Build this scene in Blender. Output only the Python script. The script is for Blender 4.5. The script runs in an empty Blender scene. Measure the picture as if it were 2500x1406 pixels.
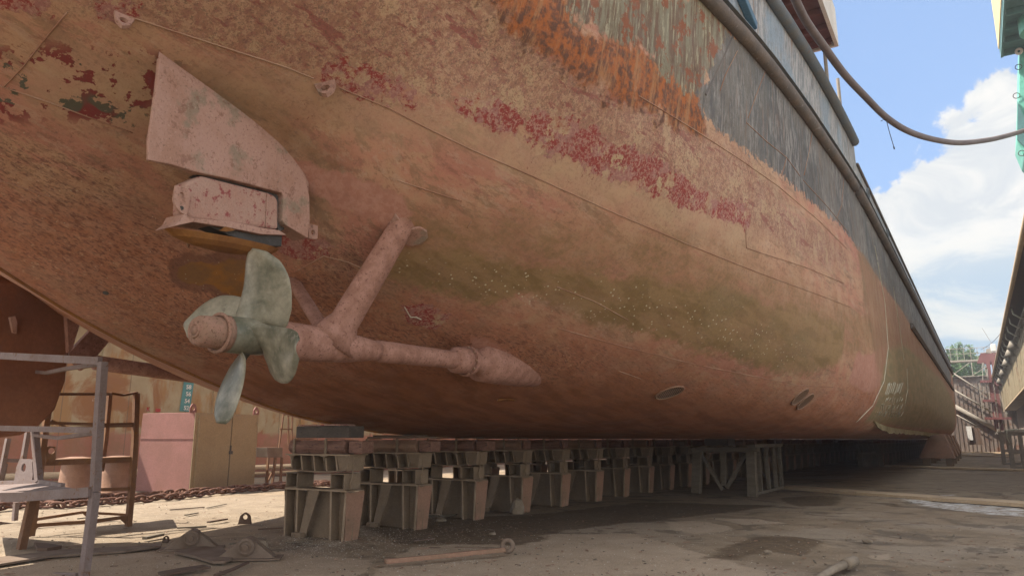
import bpy, bmesh, math, random
import numpy as np
from mathutils import Vector, Matrix
from mathutils.bvhtree import BVHTree
random.seed(7); rng = np.random.default_rng(7)
scene = bpy.context.scene
col = scene.collection

# ------------------------------------------------------------------ camera
FPX = 1800.0                                  # focal length in photo pixels (2500 wide)
VPU, VPV, CH = 2390.0, 1072.0, 1.6            # vanishing point of the dock axis (+Y), eye height
PITCH = math.atan((VPV-703)/FPX)
YAW = math.atan((VPU-1250)/math.hypot(FPX, VPV-703))
f_h = Vector((-math.sin(YAW), math.cos(YAW), 0)); RT = Vector((math.cos(YAW), math.sin(YAW), 0))
FW = f_h*math.cos(PITCH)+Vector((0,0,1))*math.sin(PITCH)
UP = -f_h*math.sin(PITCH)+Vector((0,0,1))*math.cos(PITCH)
EYE = Vector((0,0,CH))
cam_d = bpy.data.cameras.new('camera'); cam = bpy.data.objects.new('camera', cam_d); col.objects.link(cam)
cam_d.sensor_width = 36; cam_d.lens = FPX/2500*36; cam_d.clip_start = .05; cam_d.clip_end = 3000
cam.matrix_world = Matrix(((RT.x,UP.x,-FW.x,EYE.x),(RT.y,UP.y,-FW.y,EYE.y),(RT.z,UP.z,-FW.z,EYE.z),(0,0,0,1)))
scene.camera = cam

# ------------------------------------------------------------------ light
SUN_EL, SUN_AZ = math.radians(54), math.atan2(-.86,-.50)      # azimuth from +Y towards +X
sd = Vector((math.sin(SUN_AZ)*math.cos(SUN_EL), math.cos(SUN_AZ)*math.cos(SUN_EL), math.sin(SUN_EL)))
sun_d = bpy.data.lights.new('sun','SUN'); sun = bpy.data.objects.new('sun', sun_d); col.objects.link(sun)
sun_d.energy = 4.6; sun_d.angle = math.radians(.5); sun_d.color = (1,.93,.82)
sun.rotation_euler = sd.to_track_quat('Z','Y').to_euler()
scene.view_settings.view_transform = 'Standard'; scene.view_settings.look = 'None'
scene.view_settings.exposure = 1.36; scene.view_settings.gamma = 1

# ------------------------------------------------------------------ node helper
class NT:
    def __init__(s, tree): s.t = tree; s.n = tree.nodes; s.l = tree.links
    def node(s, typ, **kw):
        n = s.n.new(typ)
        for k, v in kw.items(): setattr(n, k, v)
        return n
    def put(s, sock, v):
        if isinstance(v, bpy.types.NodeSocket): s.l.new(v, sock)
        elif v is not None:
            if sock.type == 'RGBA' and len(v) == 3: v = (*v, 1)
            sock.default_value = v
    def m(s, op, a, b=0, c=None, clamp=False):
        n = s.node('ShaderNodeMath', operation=op, use_clamp=clamp)
        s.put(n.inputs[0], a); s.put(n.inputs[1], b)
        if c is not None: s.put(n.inputs[2], c)
        return n.outputs[0]
    def mix(s, f, a, b, blend='MIX'):
        n = s.node('ShaderNodeMix', data_type='RGBA', blend_type=blend)
        s.put(n.inputs['Factor'], f); s.put(n.inputs[6], a); s.put(n.inputs[7], b)
        return n.outputs[2]
    def sm(s, v, lo, hi, a=0., b=1.):
        n = s.node('ShaderNodeMapRange', interpolation_type='SMOOTHSTEP')
        s.put(n.inputs[0], v); n.inputs[1].default_value = lo; n.inputs[2].default_value = hi
        n.inputs[3].default_value = a; n.inputs[4].default_value = b
        return n.outputs[0]
    def vec(s, scale=(1,1,1), rot=(0,0,0), src='Object'):
        if not hasattr(s, 'tc'): s.tc = s.node('ShaderNodeTexCoord')
        if scale == (1,1,1) and rot == (0,0,0): return s.tc.outputs[src]
        mp = s.node('ShaderNodeMapping'); s.l.new(s.tc.outputs[src], mp.inputs[0])
        mp.inputs['Scale'].default_value = scale; mp.inputs['Rotation'].default_value = rot
        return mp.outputs[0]
    def noise(s, sc, det=6, rough=.6, vec=None, dist=0.):
        n = s.node('ShaderNodeTexNoise'); s.put(n.inputs['Vector'], vec if vec is not None else s.vec())
        n.inputs['Scale'].default_value = sc; n.inputs['Detail'].default_value = det
        n.inputs['Roughness'].default_value = rough; n.inputs['Distortion'].default_value = dist
        return n.outputs[0]
    def vor(s, sc, vec=None, out='Distance'):
        n = s.node('ShaderNodeTexVoronoi'); s.put(n.inputs['Vector'], vec if vec is not None else s.vec())
        n.inputs['Scale'].default_value = sc
        return n.outputs[out]
    def attr(s, name): return s.node('ShaderNodeAttribute', attribute_name=name).outputs['Fac']
    def bump(s, h, dist=.01, strength=.6):
        n = s.node('ShaderNodeBump'); n.inputs['Strength'].default_value = strength
        n.inputs['Distance'].default_value = dist; s.put(n.inputs['Height'], h); return n.outputs[0]

def new_mat(name):
    m = bpy.data.materials.new(name); m.use_nodes = True; m.node_tree.nodes.clear()
    t = NT(m.node_tree); b = t.node('ShaderNodeBsdfPrincipled'); o = t.node('ShaderNodeOutputMaterial')
    t.l.new(b.outputs[0], o.inputs[0]); t.b = b
    return m, t
def setp(t, color=None, rough=None, normal=None, metal=None, spec=.25):
    t.put(t.b.inputs['Base Color'], color)
    if rough is not None: t.put(t.b.inputs['Roughness'], rough)
    if normal is not None: t.put(t.b.inputs['Normal'], normal)
    if metal is not None: t.put(t.b.inputs['Metallic'], metal)
    t.b.inputs['Specular IOR Level'].default_value = spec

def worn(name, base, second, rust, amt=.5, sc=2.0, rough=.75, metal=0, streak=None, bump=.006, fine=18):
    """paint or steel with a second tone, rust spots and grain"""
    m, t = new_mat(name)
    v = t.vec(streak) if streak else t.vec()
    n1 = t.noise(sc, 6, .65, v); n2 = t.noise(sc*4.3, 8, .7, v); n3 = t.noise(fine*sc, 4, .7)
    c = t.mix(t.sm(n1,.35,.65), base, second)
    c = t.mix(t.sm(n2, .78-amt*.32, .86-amt*.32), c, rust)
    c = t.mix(t.sm(n3,.3,.7,0,.35), c, (base[0]*.45,base[1]*.42,base[2]*.4))
    setp(t, c, t.sm(n1,.2,.8,rough-.1,rough+.1), t.bump(t.m('ADD', n2, t.m('MULTIPLY', n3, .5)), bump, .7), metal)
    return m

M = {}
# ------------------------------------------------------------------ world: sky with cumulus, plus bright fill clouds added out of view
w = bpy.data.worlds.new('World'); scene.world = w; w.use_nodes = True; w.node_tree.nodes.clear()
t = NT(w.node_tree)
sky = t.node('ShaderNodeTexSky', sky_type='NISHITA', sun_disc=False)
sky.sun_elevation = SUN_EL; sky.sun_rotation = SUN_AZ; sky.air_density = 1.0; sky.dust_density = .6; sky.ozone_density = 2.0
g = t.node('ShaderNodeTexCoord').outputs['Generated']
sp = t.node('ShaderNodeSeparateXYZ'); t.l.new(g, sp.inputs[0])
az = t.m('MULTIPLY', t.m('ARCTAN2', sp.outputs[0], sp.outputs[1]), 57.2958)
el = t.m('MULTIPLY', t.m('ARCSINE', sp.outputs[2]), 57.2958)
cn = t.noise(7, 9, .58, g); cn2 = t.noise(26, 8, .6, g); cn3 = t.noise(3.2, 8, .55, g)
bump_ = t.m('ADD', t.m('MULTIPLY', t.m('SUBTRACT', cn, .5), 9), t.m('MULTIPLY', t.m('SUBTRACT', cn2, .5), 6))
lim = t.m('ADD', t.m('ADD', t.m('MULTIPLY', t.m('MINIMUM', az, 3.5), .75), 20.6), bump_)
bank = t.sm(t.m('SUBTRACT', lim, el), -.1, .75)
side = t.m('MULTIPLY', t.sm(az, -40, -20), t.sm(az, 60, 35))
bank = t.m('MULTIPLY', bank, side)
loose = t.m('MULTIPLY', t.sm(cn3, .42, .55), t.m('SUBTRACT', 1, t.m('MULTIPLY', t.sm(az,-30,-12), t.sm(az, 30, 12))))  # clouds added outside the view to raise the ambient light
# bands inside the cloud bank: lit tops, blue grey bases
mp = t.node('ShaderNodeMapping'); t.l.new(g, mp.inputs[0]); mp.inputs['Scale'].default_value = (5,5,8)
cb = t.noise(1.6, 8, .6, mp.outputs[0], .8)
whitish = t.mix(t.sm(cb,.34,.56), (2.55,2.7,2.85), (3.35,3.3,3.2))
low = t.sm(el, 15, 9)
greyb = t.mix(t.sm(cb,.42,.62), (1.75,2.25,2.75), (3.0,3.05,2.95))
ccol = t.mix(low, whitish, greyb)
skyc = t.mix(t.m('ADD', .62, t.sm(el,30,0,0,.3)), sky.outputs[0], (1.25,1.85,3.0))
c = t.mix(bank, skyc, ccol)
c = t.mix(loose, c, (8.6,8.5,8.2))  # over-bright tone of the added clouds, fill light for the hull
bg = t.node('ShaderNodeBackground'); t.put(bg.inputs[0], c); bg.inputs[1].default_value = .115
o = t.node('ShaderNodeOutputWorld'); t.l.new(bg.outputs[0], o.inputs[0])

# ------------------------------------------------------------------ mesh helpers
def ray(u, v): return FW+RT*((u-1250)/FPX)+UP*((703-v)/FPX)
def at(u, v, X=None, Y=None, Z=None):
    d = ray(u, v)
    k = X/d.x if X is not None else (Y/d.y if Y is not None else (Z-CH)/d.z)
    return EYE+d*k
WL = {}
class MB:
    def __init__(s): s.v = []; s.f = []
    def add(s, vs, fs):
        n = len(s.v); s.v += [tuple(p) for p in vs]; s.f += [tuple(i+n for i in f) for f in fs]; return s
    def box(s, x0,x1,y0,y1,z0,z1):
        return s.add([(x0,y0,z0),(x1,y0,z0),(x1,y1,z0),(x0,y1,z0),(x0,y0,z1),(x1,y0,z1),(x1,y1,z1),(x0,y1,z1)],
            [(0,3,2,1),(4,5,6,7),(0,1,5,4),(1,2,6,5),(2,3,7,6),(3,0,4,7)])
    def hexa(s, a, b):                       # two quads -> solid
        n = len(a); fs = [tuple(reversed(range(n))), tuple(range(n,2*n))]
        fs += [(i,(i+1)%n,n+(i+1)%n,n+i) for i in range(n)]
        return s.add(list(a)+list(b), fs)
    def prism(s, pts, off):                  # outline extruded along off
        off = Vector(off); return s.hexa([Vector(p) for p in pts], [Vector(p)+off for p in pts])
    def bar(s, p, q, w_, h_, up=(0,0,1)):
        p, q = Vector(p), Vector(q); d = (q-p).normalized(); a = d.cross(Vector(up))
        if a.length < 1e-3: a = d.cross(Vector((0,1,0)))
        a.normalize(); b = a.cross(d).normalized(); a *= w_/2; b *= h_/2
        return s.hexa([p-a-b,p+a-b,p+a+b,p-a+b],[q-a-b,q+a-b,q+a+b,q-a+b])
    def tube(s, pts, r, n=10, cap=True):
        pts = [Vector(p) for p in pts]; rs = r if isinstance(r,(list,tuple)) else [r]*len(pts)
        vs = []; prev = None
        for i, p in enumerate(pts):
            d = (pts[min(i+1,len(pts)-1)]-pts[max(i-1,0)]).normalized()
            if prev is None: a = d.orthogonal().normalized()
            else: a = (prev-d*prev.dot(d)).normalized()
            prev = a; b = d.cross(a)
            vs += [p+(a*math.cos(2*math.pi*k/n)+b*math.sin(2*math.pi*k/n))*rs[i] for k in range(n)]
        fs = [(i*n+k,i*n+(k+1)%n,(i+1)*n+(k+1)%n,(i+1)*n+k) for i in range(len(pts)-1) for k in range(n)]
        if cap: fs += [tuple(reversed(range(n))), tuple(range((len(pts)-1)*n, len(pts)*n))]
        return s.add(vs, fs)
    def ring(s, c, ax, R_, r, n=20, m=8):    # torus
        ax = Vector(ax).normalized(); a = ax.orthogonal().normalized(); b = ax.cross(a); c = Vector(c)
        vs = []
        for i in range(n):
            A = 2*math.pi*i/n; rad = a*math.cos(A)+b*math.sin(A)
            for k in range(m):
                B = 2*math.pi*k/m; vs.append(c+rad*(R_+r*math.cos(B))+ax*(r*math.sin(B)))
        return s.add(vs, [(i*m+k,((i+1)%n)*m+k,((i+1)%n)*m+(k+1)%m,i*m+(k+1)%m) for i in range(n) for k in range(m)])
    def plate_hole(s, outline, hole_c, hr, th, nrm, n=16):
        """flat plate (convex-ish outline, 3D points) with a round hole"""
        nrm = Vector(nrm).normalized(); hole_c = Vector(hole_c); P = [Vector(p) for p in outline]
        # resample outline into n points by angle
        a = (P[0]-hole_c); a = (a-nrm*a.dot(nrm)).normalized(); b = nrm.cross(a)
        out = []; inn = []
        for i in range(n):
            A = 2*math.pi*i/n; d = a*math.cos(A)+b*math.sin(A); best = None
            for j in range(len(P)):
                p, q = P[j]-hole_c, P[(j+1)%len(P)]-hole_c
                px_, py_, qx_, qy_ = p.dot(d), p.dot(nrm.cross(d)), q.dot(d), q.dot(nrm.cross(d))
                if (py_ <= 0 <= qy_) or (qy_ <= 0 <= py_):
                    if abs(py_-qy_) < 1e-9: continue
                    x = px_+(qx_-px_)*(-py_)/(qy_-py_)
                    if x > 0 and (best is None or x > best): best = x
            out.append(hole_c+d*(best or hr*2)); inn.append(hole_c+d*hr)
        h = nrm*th/2; vs = [p+h for p in out]+[p+h for p in inn]+[p-h for p in out]+[p-h for p in inn]; fs = []
        for i in range(n):
            j = (i+1)%n
            fs += [(i,j,n+j,n+i),(2*n+j,2*n+i,3*n+i,3*n+j),(j,i,2*n+i,2*n+j),(n+i,n+j,3*n+j,3*n+i)]
        return s.add(vs, fs)
    def jitter(s, a, seed=1):
        r = random.Random(seed); s.v = [(x+r.uniform(-a,a), y+r.uniform(-a,a), z+r.uniform(-a,a)) for x,y,z in s.v]; return s
    def build(s, name, mat, parent=None, smooth=False, bevel=0, subd=0):
        off = WL.get(parent.name, Vector((0,0,0))) if parent else Vector((0,0,0))
        me = bpy.data.meshes.new(name); me.from_pydata([tuple(Vector(p)-off) for p in s.v], [], s.f)
        bm = bmesh.new(); bm.from_mesh(me); bmesh.ops.recalc_face_normals(bm, faces=bm.faces); bm.to_mesh(me); bm.free()
        me.materials.append(mat); o = bpy.data.objects.new(name, me); col.objects.link(o)
        if parent: o.parent = parent; WL[o.name] = off
        if smooth: me.shade_smooth()
        if bevel:
            b = o.modifiers.new('bevel','BEVEL'); b.width = bevel; b.segments = 2; b.limit_method = 'ANGLE'
        if subd:
            b = o.modifiers.new('subd','SUBSURF'); b.levels = b.render_levels = subd
        return o
def tag(o, label=None, cat=None, group=None, kind=None):
    if label: o['label'] = label
    if cat: o['category'] = cat
    if group: o['group'] = group
    if kind: o['kind'] = kind
    return o
def thing(name, label, cat, loc=(0,0,0), group=None):
    o = bpy.data.objects.new(name, None); col.objects.link(o); o.location = loc; o.empty_display_size = .2
    WL[o.name] = Vector(loc); return tag(o, label, cat, group)
def copy_tree(o, parent=None):
    c = o.copy(); col.objects.link(c)
    if parent: c.parent = parent
    for ch in [x for x in col.objects if x.parent == o]: copy_tree(ch, c)
    return c

# ================================================================== MATERIALS
def srgb(r,g,b):
    f = lambda c: (c/255/12.92) if c/255 <= .04045 else ((c/255+.055)/1.055)**2.4
    return (f(r),f(g),f(b))
def hull_material():
    m, t = new_mat('hull_paint')
    P = t.vec()
    n_big = t.noise(.55, 5, .6); n_mid = t.noise(2.2, 8, .62); n_fine = t.noise(9, 8, .68); n_grit = t.noise(45, 5, .7)
    v_along = t.vec((2.2,.35,2.2)); streak = t.noise(2.0, 8, .65, v_along)        # runs along the hull
    v_down = t.vec((2.2,5.5,.5)); drip = t.noise(1.6, 8, .7, v_down)              # runs down the plates
    flake = t.vor(16, None, 'Distance'); 
    cen = lambda n, k: t.m('MULTIPLY', t.m('SUBTRACT', n, .5), k)
    def mask(name, big=.5, mid=.5, fine=.25, wd=.02, off=0.):
        s = t.m('ADD', t.attr(name), t.m('ADD', cen(n_mid, mid), t.m('ADD', cen(n_fine, fine), cen(n_big, big))))
        return t.sm(s, off-wd, off+wd)
    # base: pinkish tan antifouling
    tan = (.40,.240,.145); pink = (.41,.190,.125); red = (.205,.085,.048); dred = (.155,.022,.018); cream = (.41,.29,.165)
    c = t.mix(t.sm(n_mid,.35,.66), tan, pink)
    c = t.mix(t.m('MULTIPLY', t.sm(n_big,.45,.65), .45), c, cream)
    band = t.noise(1.0, 9, .72, t.vec((1.5,.14,1.5))); band2 = t.noise(2.3, 9, .75, t.vec((1.5,.18,1.5)))
    c = t.mix(t.m('MULTIPLY', t.sm(band,.50,.56), .65), c, (.37,.150,.110))
    c = t.mix(t.m('MULTIPLY', t.sm(band2,.52,.585), .62), c, (.215,.135,.078))
    c = t.mix(t.m('MULTIPLY', t.sm(t.noise(6,9,.8,t.vec((1.5,.30,1.5))),.52,.57), .45), c, (.17,.085,.055))
    c = t.mix(t.m('MULTIPLY', t.sm(t.noise(4,9,.78,t.vec((1.5,.30,1.5))),.54,.58), .40), c, (.44,.30,.21))
    # lower hull, redder
    lowm = mask('m_low', .8, 1.1, .6, .55)
    lowc = t.mix(t.sm(streak,.35,.65), (.37,.160,.090), (.285,.115,.056))
    lowc = t.mix(t.sm(n_fine,.55,.66), lowc, (.42,.235,.14))
    lowc = t.mix(t.m('MULTIPLY', t.sm(band2,.48,.58), .6), lowc, (.34,.175,.115))
    lowc = t.mix(t.m('MULTIPLY', t.sm(t.noise(11,9,.8,v_along),.53,.57), .7), lowc, (.12,.048,.028))
    c = t.mix(t.m('MULTIPLY', lowm, .85), c, lowc)
    lw2 = mask('m_deep', .6, .9, .4, .5)
    c = t.mix(lw2, c, t.mix(t.sm(streak,.4,.6), (.30,.125,.060), (.215,.088,.040)))
    # worn flaking zone: broken paint, tan / pink / dark specks
    rz = mask('m_rough', .3, .9, .7, .18)
    fl = t.m('ADD', n_fine, t.m('MULTIPLY', cen(n_grit, .5), 1))
    rc = t.mix(t.sm(fl,.42,.55), (.295,.155,.10), (.40,.245,.155))
    rc = t.mix(t.m('MULTIPLY', t.sm(t.noise(14, 9, .82),.52,.56), .75), rc, (.26,.115,.09))
    rc = t.mix(t.m('MULTIPLY', t.sm(t.noise(2.1, 10, .72),.555,.565), .9), rc, (.42,.28,.17))
    rc = t.mix(t.m('MULTIPLY', t.sm(t.noise(3.0, 10, .76, v_along),.57,.58), .8), rc, (.24,.075,.06))
    rc = t.mix(t.m('MULTIPLY', t.sm(t.noise(34, 7, .82, None, 1.),.53,.57), .65), rc, (.10,.07,.05))
    c = t.mix(rz, c, rc)
    # smooth cream strip
    c = t.mix(t.m('MULTIPLY', mask('m_cream', .2,.5,.2,.25), .75), c, t.mix(t.sm(n_mid,.3,.7), (.40,.28,.165), (.37,.225,.145)))
    # dark red exposed primer
    rp = mask('m_red', .08, .42, .42, .012, -.06)
    rcol = t.mix(t.sm(t.noise(4,8,.75),.50,.55), (.235,.036,.030), (.29,.13,.11))
    rcol = t.mix(t.sm(t.noise(26,7,.8),.50,.55), rcol, (.36,.20,.15))
    c = t.mix(rp, c, rcol)
    ci = t.m('MULTIPLY', mask('m_red', .15, .75, .55, .3), t.sm(t.noise(2.8, 9, .74),.56,.565))
    c = t.mix(ci, c, (.43,.32,.185))
    # scattered small patches of dark red and green-grey
    bl = t.m('MULTIPLY', t.sm(t.attr('m_blot'), -.1, .15), t.sm(t.noise(3.9, 8, .66),.535,.545))
    blc = t.mix(t.sm(t.noise(1.7, 2, .5),.53,.56), (.175,.030,.026), (.085,.082,.055))
    c = t.mix(bl, c, blc)
    sp1 = t.m('MULTIPLY', t.sm(t.noise(12, 7, .75),.645,.655), t.sm(n_big,.42,.5))
    c = t.mix(t.m('MULTIPLY', sp1, .9), c, (.17,.055,.038))
    spk = t.m('MULTIPLY', t.sm(t.attr('m_speck'), -.2, .4), t.sm(t.noise(15, 8, .80, v_along),.53,.55))
    c = t.mix(t.m('MULTIPLY', spk, .75), c, (.105,.040,.026))
    # algae
    gb = mask('m_algae2', .5, .8, .3, .30)
    c = t.mix(t.m('MULTIPLY', gb, t.sm(band2,.40,.60,.55,1.)), c, t.mix(t.sm(n_fine,.4,.6), (.225,.138,.066), (.30,.165,.09)))
    ga = t.m('MULTIPLY', mask('m_algae', .20, .40, .50, .10), t.sm(band2, .62, .46, .68, 1.))
    gc = t.mix(t.sm(streak,.42,.56), (.205,.130,.055), (.265,.170,.080))
    gc = t.mix(t.m('MULTIPLY', t.sm(n_big,.5,.7), .5), gc, (.215,.165,.085))
    c = t.mix(ga, c, gc)
    gs = t.m('MULTIPLY', mask('m_stain', .3,.6,.3,.3), .75)
    c = t.mix(gs, c, t.mix(t.sm(n_fine,.4,.6), (.135,.100,.050), (.20,.115,.055)))
    # orange rust
    rm = mask('m_rust', .25, .8, .7, .10, -.12)
    ro = t.mix(t.sm(n_fine,.42,.60), (.31,.095,.024), (.105,.045,.026))
    ro = t.mix(t.sm(drip,.5,.62), ro, (.31,.145,.06))
    c = t.mix(rm, c, ro)
    # greenish cream peeling topside paint
    pm = mask('m_peel', .2, .7, .4, .05)
    pc = t.mix(t.sm(drip,.44,.56), (.185,.170,.115), (.13,.082,.052))
    pc = t.mix(t.sm(t.noise(3.1,7,.7,v_down),.56,.58), pc, (.285,.26,.175))
    pc = t.mix(t.sm(t.noise(2.6,8,.75),.54,.57), pc, (.20,.070,.032))
    c = t.mix(pm, c, pc)
    # ochre bare patches
    c = t.mix(t.m('MULTIPLY', mask('m_ochre', .0,.25,.12,.03,-.16), .7), c, (.12,.055,.035))
    c = t.mix(mask('m_ochre', .0,.25,.12,.02,-.03), c, t.mix(t.sm(n_mid,.4,.6),(.26,.112,.020),(.19,.095,.035)))
    c = t.mix(mask('m_pink', .0,.30,.2,.025), c, t.mix(t.sm(n_fine,.4,.6),(.41,.215,.155),(.35,.165,.115)))
    # grey topside
    tm = mask('m_top', .05, .22, .55, .03)
    tcol = t.mix(t.sm(n_big,.4,.6), (.068,.067,.064), (.125,.115,.100))
    wn = t.noise(3.4, 9, .74, t.vec((2.,3.2,.75)))
    tcol = t.mix(t.m('MULTIPLY', t.sm(wn,.49,.55), t.sm(t.noise(.8,4,.6),.44,.56)), tcol, (.205,.195,.180))
    tcol = t.mix(t.m('MULTIPLY', t.sm(drip,.55,.63), .7), tcol, (.16,.095,.065))
    tcol = t.mix(t.m('MULTIPLY', t.sm(t.noise(5,9,.8,v_down),.54,.58), .6), tcol, (.27,.265,.25))
    tcol = t.mix(t.m('MULTIPLY', t.sm(wn,.50,.40), .65), tcol, (.055,.058,.064))
    c = t.mix(tm, c, tcol)
    # strake above the fender: pale blue grey with brown runs
    sepz = t.node('ShaderNodeSeparateXYZ'); t.l.new(P, sepz.inputs[0])
    up = t.sm(sepz.outputs[2], 7.83, 7.87)
    uc = t.mix(t.sm(wn,.42,.56), (.155,.175,.190), (.335,.335,.330))
    uc = t.mix(t.sm(drip,.55,.64), uc, (.19,.135,.105))
    uc = t.mix(t.m('MULTIPLY', t.sm(n_big,.5,.6), .7), uc, (.20,.27,.33))
    c = t.mix(up, c, uc)
    # far forward part: browner red and olive low down
    c = t.mix(t.m('MULTIPLY', mask('m_fwd', .3,.8,.3,.3), .8), c, t.mix(t.sm(drip,.4,.6), (.30,.185,.105), (.265,.13,.078)))
    c = t.mix(mask('m_fgreen', .2,.5,.2,.12), c, t.mix(t.sm(streak,.4,.6), (.30,.215,.115), (.23,.185,.095)))
    # plating: each plate a slightly different tone, a faint joint round it
    S_ = t.attr('c_s'); fy = t.m('MULTIPLY', t.m('ADD', sepz.outputs[1], 8), 1/5.2); fs = t.m('MULTIPLY', S_, 1/1.38)
    cmb = t.node('ShaderNodeCombineXYZ'); t.put(cmb.inputs[0], t.m('FLOOR', t.m('ADD', fy, t.m('MULTIPLY', t.m('FLOOR', fs), .37)))); t.put(cmb.inputs[1], t.m('FLOOR', fs))
    wn_ = t.node('ShaderNodeTexWhiteNoise'); t.put(wn_.inputs['Vector'], cmb.outputs[0])
    c = t.mix(t.m('MULTIPLY', t.m('SUBTRACT', 1, wn_.outputs[0]), .14), c, t.mix(.5, c, (.16,.085,.06)))
    j1 = t.sm(t.m('ABSOLUTE', t.m('SUBTRACT', t.m('FRACT', fs), .5)), .4935, .4975)
    j2 = t.sm(t.m('ABSOLUTE', t.m('SUBTRACT', t.m('FRACT', t.m('ADD', fy, t.m('MULTIPLY', t.m('FLOOR', fs), .37))), .5)), .4982, .4993)
    jj = t.m('MAXIMUM', j1, j2)
    grime = t.m('MULTIPLY', t.sm(t.noise(20,9,.82),.50,.60), t.sm(n_big,.35,.6,.2,.6))
    c = t.mix(grime, c, t.mix(.6, c, (.09,.055,.04)))
    # barnacles
    def dots(sc, r, dens, mname, lo):
        vn = t.node('ShaderNodeTexVoronoi'); t.put(vn.inputs['Vector'], P); vn.inputs['Scale'].default_value = sc
        s = t.node('ShaderNodeSeparateColor'); t.l.new(vn.outputs['Color'], s.inputs[0])
        d = t.m('MULTIPLY', t.sm(vn.outputs['Distance'], r+.03, r-.03), t.m('GREATER_THAN', s.outputs[0], dens))
        return t.m('MULTIPLY', d, t.sm(t.m('ADD', t.attr(mname), cen(n_mid,1.2)), lo, lo+.3))
    d1 = dots(14, .19, .40, 'm_barn', .0); d2 = dots(24, .16, .86, 'm_speck', -.1)
    dd = t.m('MAXIMUM', d1, t.m('MULTIPLY', d2, .6))
    c = t.mix(t.m('MULTIPLY', dd, .9), c, (.52,.47,.33))
    # bump: waves of the plating, flakes, grit, edges of paint layers
    h = t.m('ADD', t.m('MULTIPLY', n_fine, .5), t.m('MULTIPLY', n_grit, .22))
    h = t.m('ADD', h, t.m('MULTIPLY', rp, -.35)); h = t.m('ADD', h, t.m('MULTIPLY', bl, -.3)); h = t.m('ADD', h, t.m('MULTIPLY', dd, .5))
    h = t.m('ADD', h, t.m('MULTIPLY', t.m('MULTIPLY', rz, t.m('ADD', n_grit, fl)), .55)); h = t.m('ADD', h, t.m('MULTIPLY', t.m('MULTIPLY', rm, n_fine), 1.2))
    fr_ = t.m('SINE', t.m('MULTIPLY', sepz.outputs[1], 10.2)); h2 = t.m('ADD', t.m('MULTIPLY', t.noise(.9,2,.4), 6.), t.m('ADD', t.m('MULTIPLY', fr_, .35), t.m('MULTIPLY', jj, .0)))
    setp(t, c, t.sm(n_mid,.3,.7,.62,.85), t.bump(t.m('ADD', h, h2), .010, .75), 0, .3)
    return m
M['hull'] = hull_material()
def primer_mat():
    m, t = new_mat('pink_primer'); n1 = t.noise(1.6,7,.65); n2 = t.noise(7,9,.75); n3 = t.noise(30,6,.8); n4 = t.noise(2.6,5,.6)
    c = t.mix(t.sm(n1,.38,.62), (.37,.225,.175), (.31,.175,.125))
    c = t.mix(t.m('MULTIPLY', t.sm(n4,.53,.64), .75), c, (.20,.165,.115))
    c = t.mix(t.m('MULTIPLY', t.sm(n2,.55,.60), .7), c, (.20,.10,.07))
    c = t.mix(t.m('MULTIPLY', t.sm(n3,.56,.62), .7), c, (.13,.075,.055))
    c = t.mix(t.m('MULTIPLY', t.sm(n3,.42,.36), .6), c, (.46,.33,.26))
    setp(t, c, .8, t.bump(t.m('ADD', n2, t.m('MULTIPLY', n3, .5)), .012, .8)); return m
M['primer'] = primer_mat()
M['primer_red'] = worn('pink_primer_flaked', (.37,.235,.18), (.35,.20,.15), (.23,.05,.05), .75, 3.2, .8)
M['shaftpaint'] = worn('shaft_paint', (.355,.19,.14), (.25,.125,.085), (.14,.060,.040), .72, 7.0, .8)
M['portred'] = worn('port_rudder_paint', (.23,.095,.045), (.17,.07,.035), (.26,.15,.08), .35, .9, .8)
M['ochre'] = worn('ochre_rust', (.24,.105,.026), (.165,.068,.022), (.10,.05,.03), .5, 2.5, .85)
M['darkgap'] = worn('dark_steel_and_gap_shade', (.05,.045,.04), (.09,.085,.08), (.04,.035,.03), .4, 3, .8)  # dark steel parts; also painted shade inside gaps, holes and recesses
M['bronze'] = worn('bronze_blade', (.315,.285,.210), (.075,.078,.050), (.19,.175,.13), .62, 2.0, .38, .0, None, .003, 14)
M['hubrust'] = worn('hub_rust', (.36,.20,.14), (.29,.18,.12), (.14,.075,.045), .75, 9, .85, bump=.025)
M['block'] = worn('block_steel', (.235,.170,.112), (.175,.128,.085), (.27,.17,.11), .5, 1.6, .85)
M['blockpink'] = worn('block_steel_pink', (.29,.165,.11), (.22,.14,.09), (.09,.07,.05), .5, 1.6, .85)
M['timber'] = worn('timber_pink', (.235,.130,.095), (.165,.090,.065), (.085,.05,.04), .75, 2.2, .9, 0, (1,4,5), .02)
M['timber_dark'] = worn('timber_dark', (.075,.062,.052), (.11,.09,.075), (.03,.027,.025), .6, 2, .85, 0, (1,4,4), .01)
M['plank'] = worn('plank_grey', (.16,.13,.095), (.11,.09,.065), (.06,.045,.03), .55, 2, .9, 0, (1,5,5), .01)
M['rack'] = worn('rack_steel', (.205,.160,.148), (.175,.125,.105), (.15,.075,.035), .65, 2.2, .75)
M['rackrust'] = worn('rack_rusty', (.20,.105,.055), (.145,.075,.042), (.25,.12,.03), .6, 2.2, .85)
M['lockerpink'] = worn('locker_pink', (.245,.115,.098), (.205,.098,.078), (.16,.08,.06), .4, 1.2, .7)
M['lockerbeige'] = worn('locker_beige', (.315,.25,.15), (.27,.21,.125), (.18,.09,.03), .3, 1.2, .7)
M['bollard'] = worn('bollard_rust', (.27,.16,.11), (.21,.115,.07), (.13,.07,.04), .5, 1.5, .85)
M['chain'] = worn('chain_rust', (.17,.082,.052), (.115,.06,.042), (.24,.12,.06), .5, 4, .9)
M['debris'] = worn('debris_steel', (.19,.14,.105), (.15,.105,.075), (.21,.095,.05), .5, 3, .9)
M['debris_dark'] = worn('scrap_rust', (.10,.068,.05), (.135,.085,.06), (.05,.04,.035), .5, 3, .9)
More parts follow.
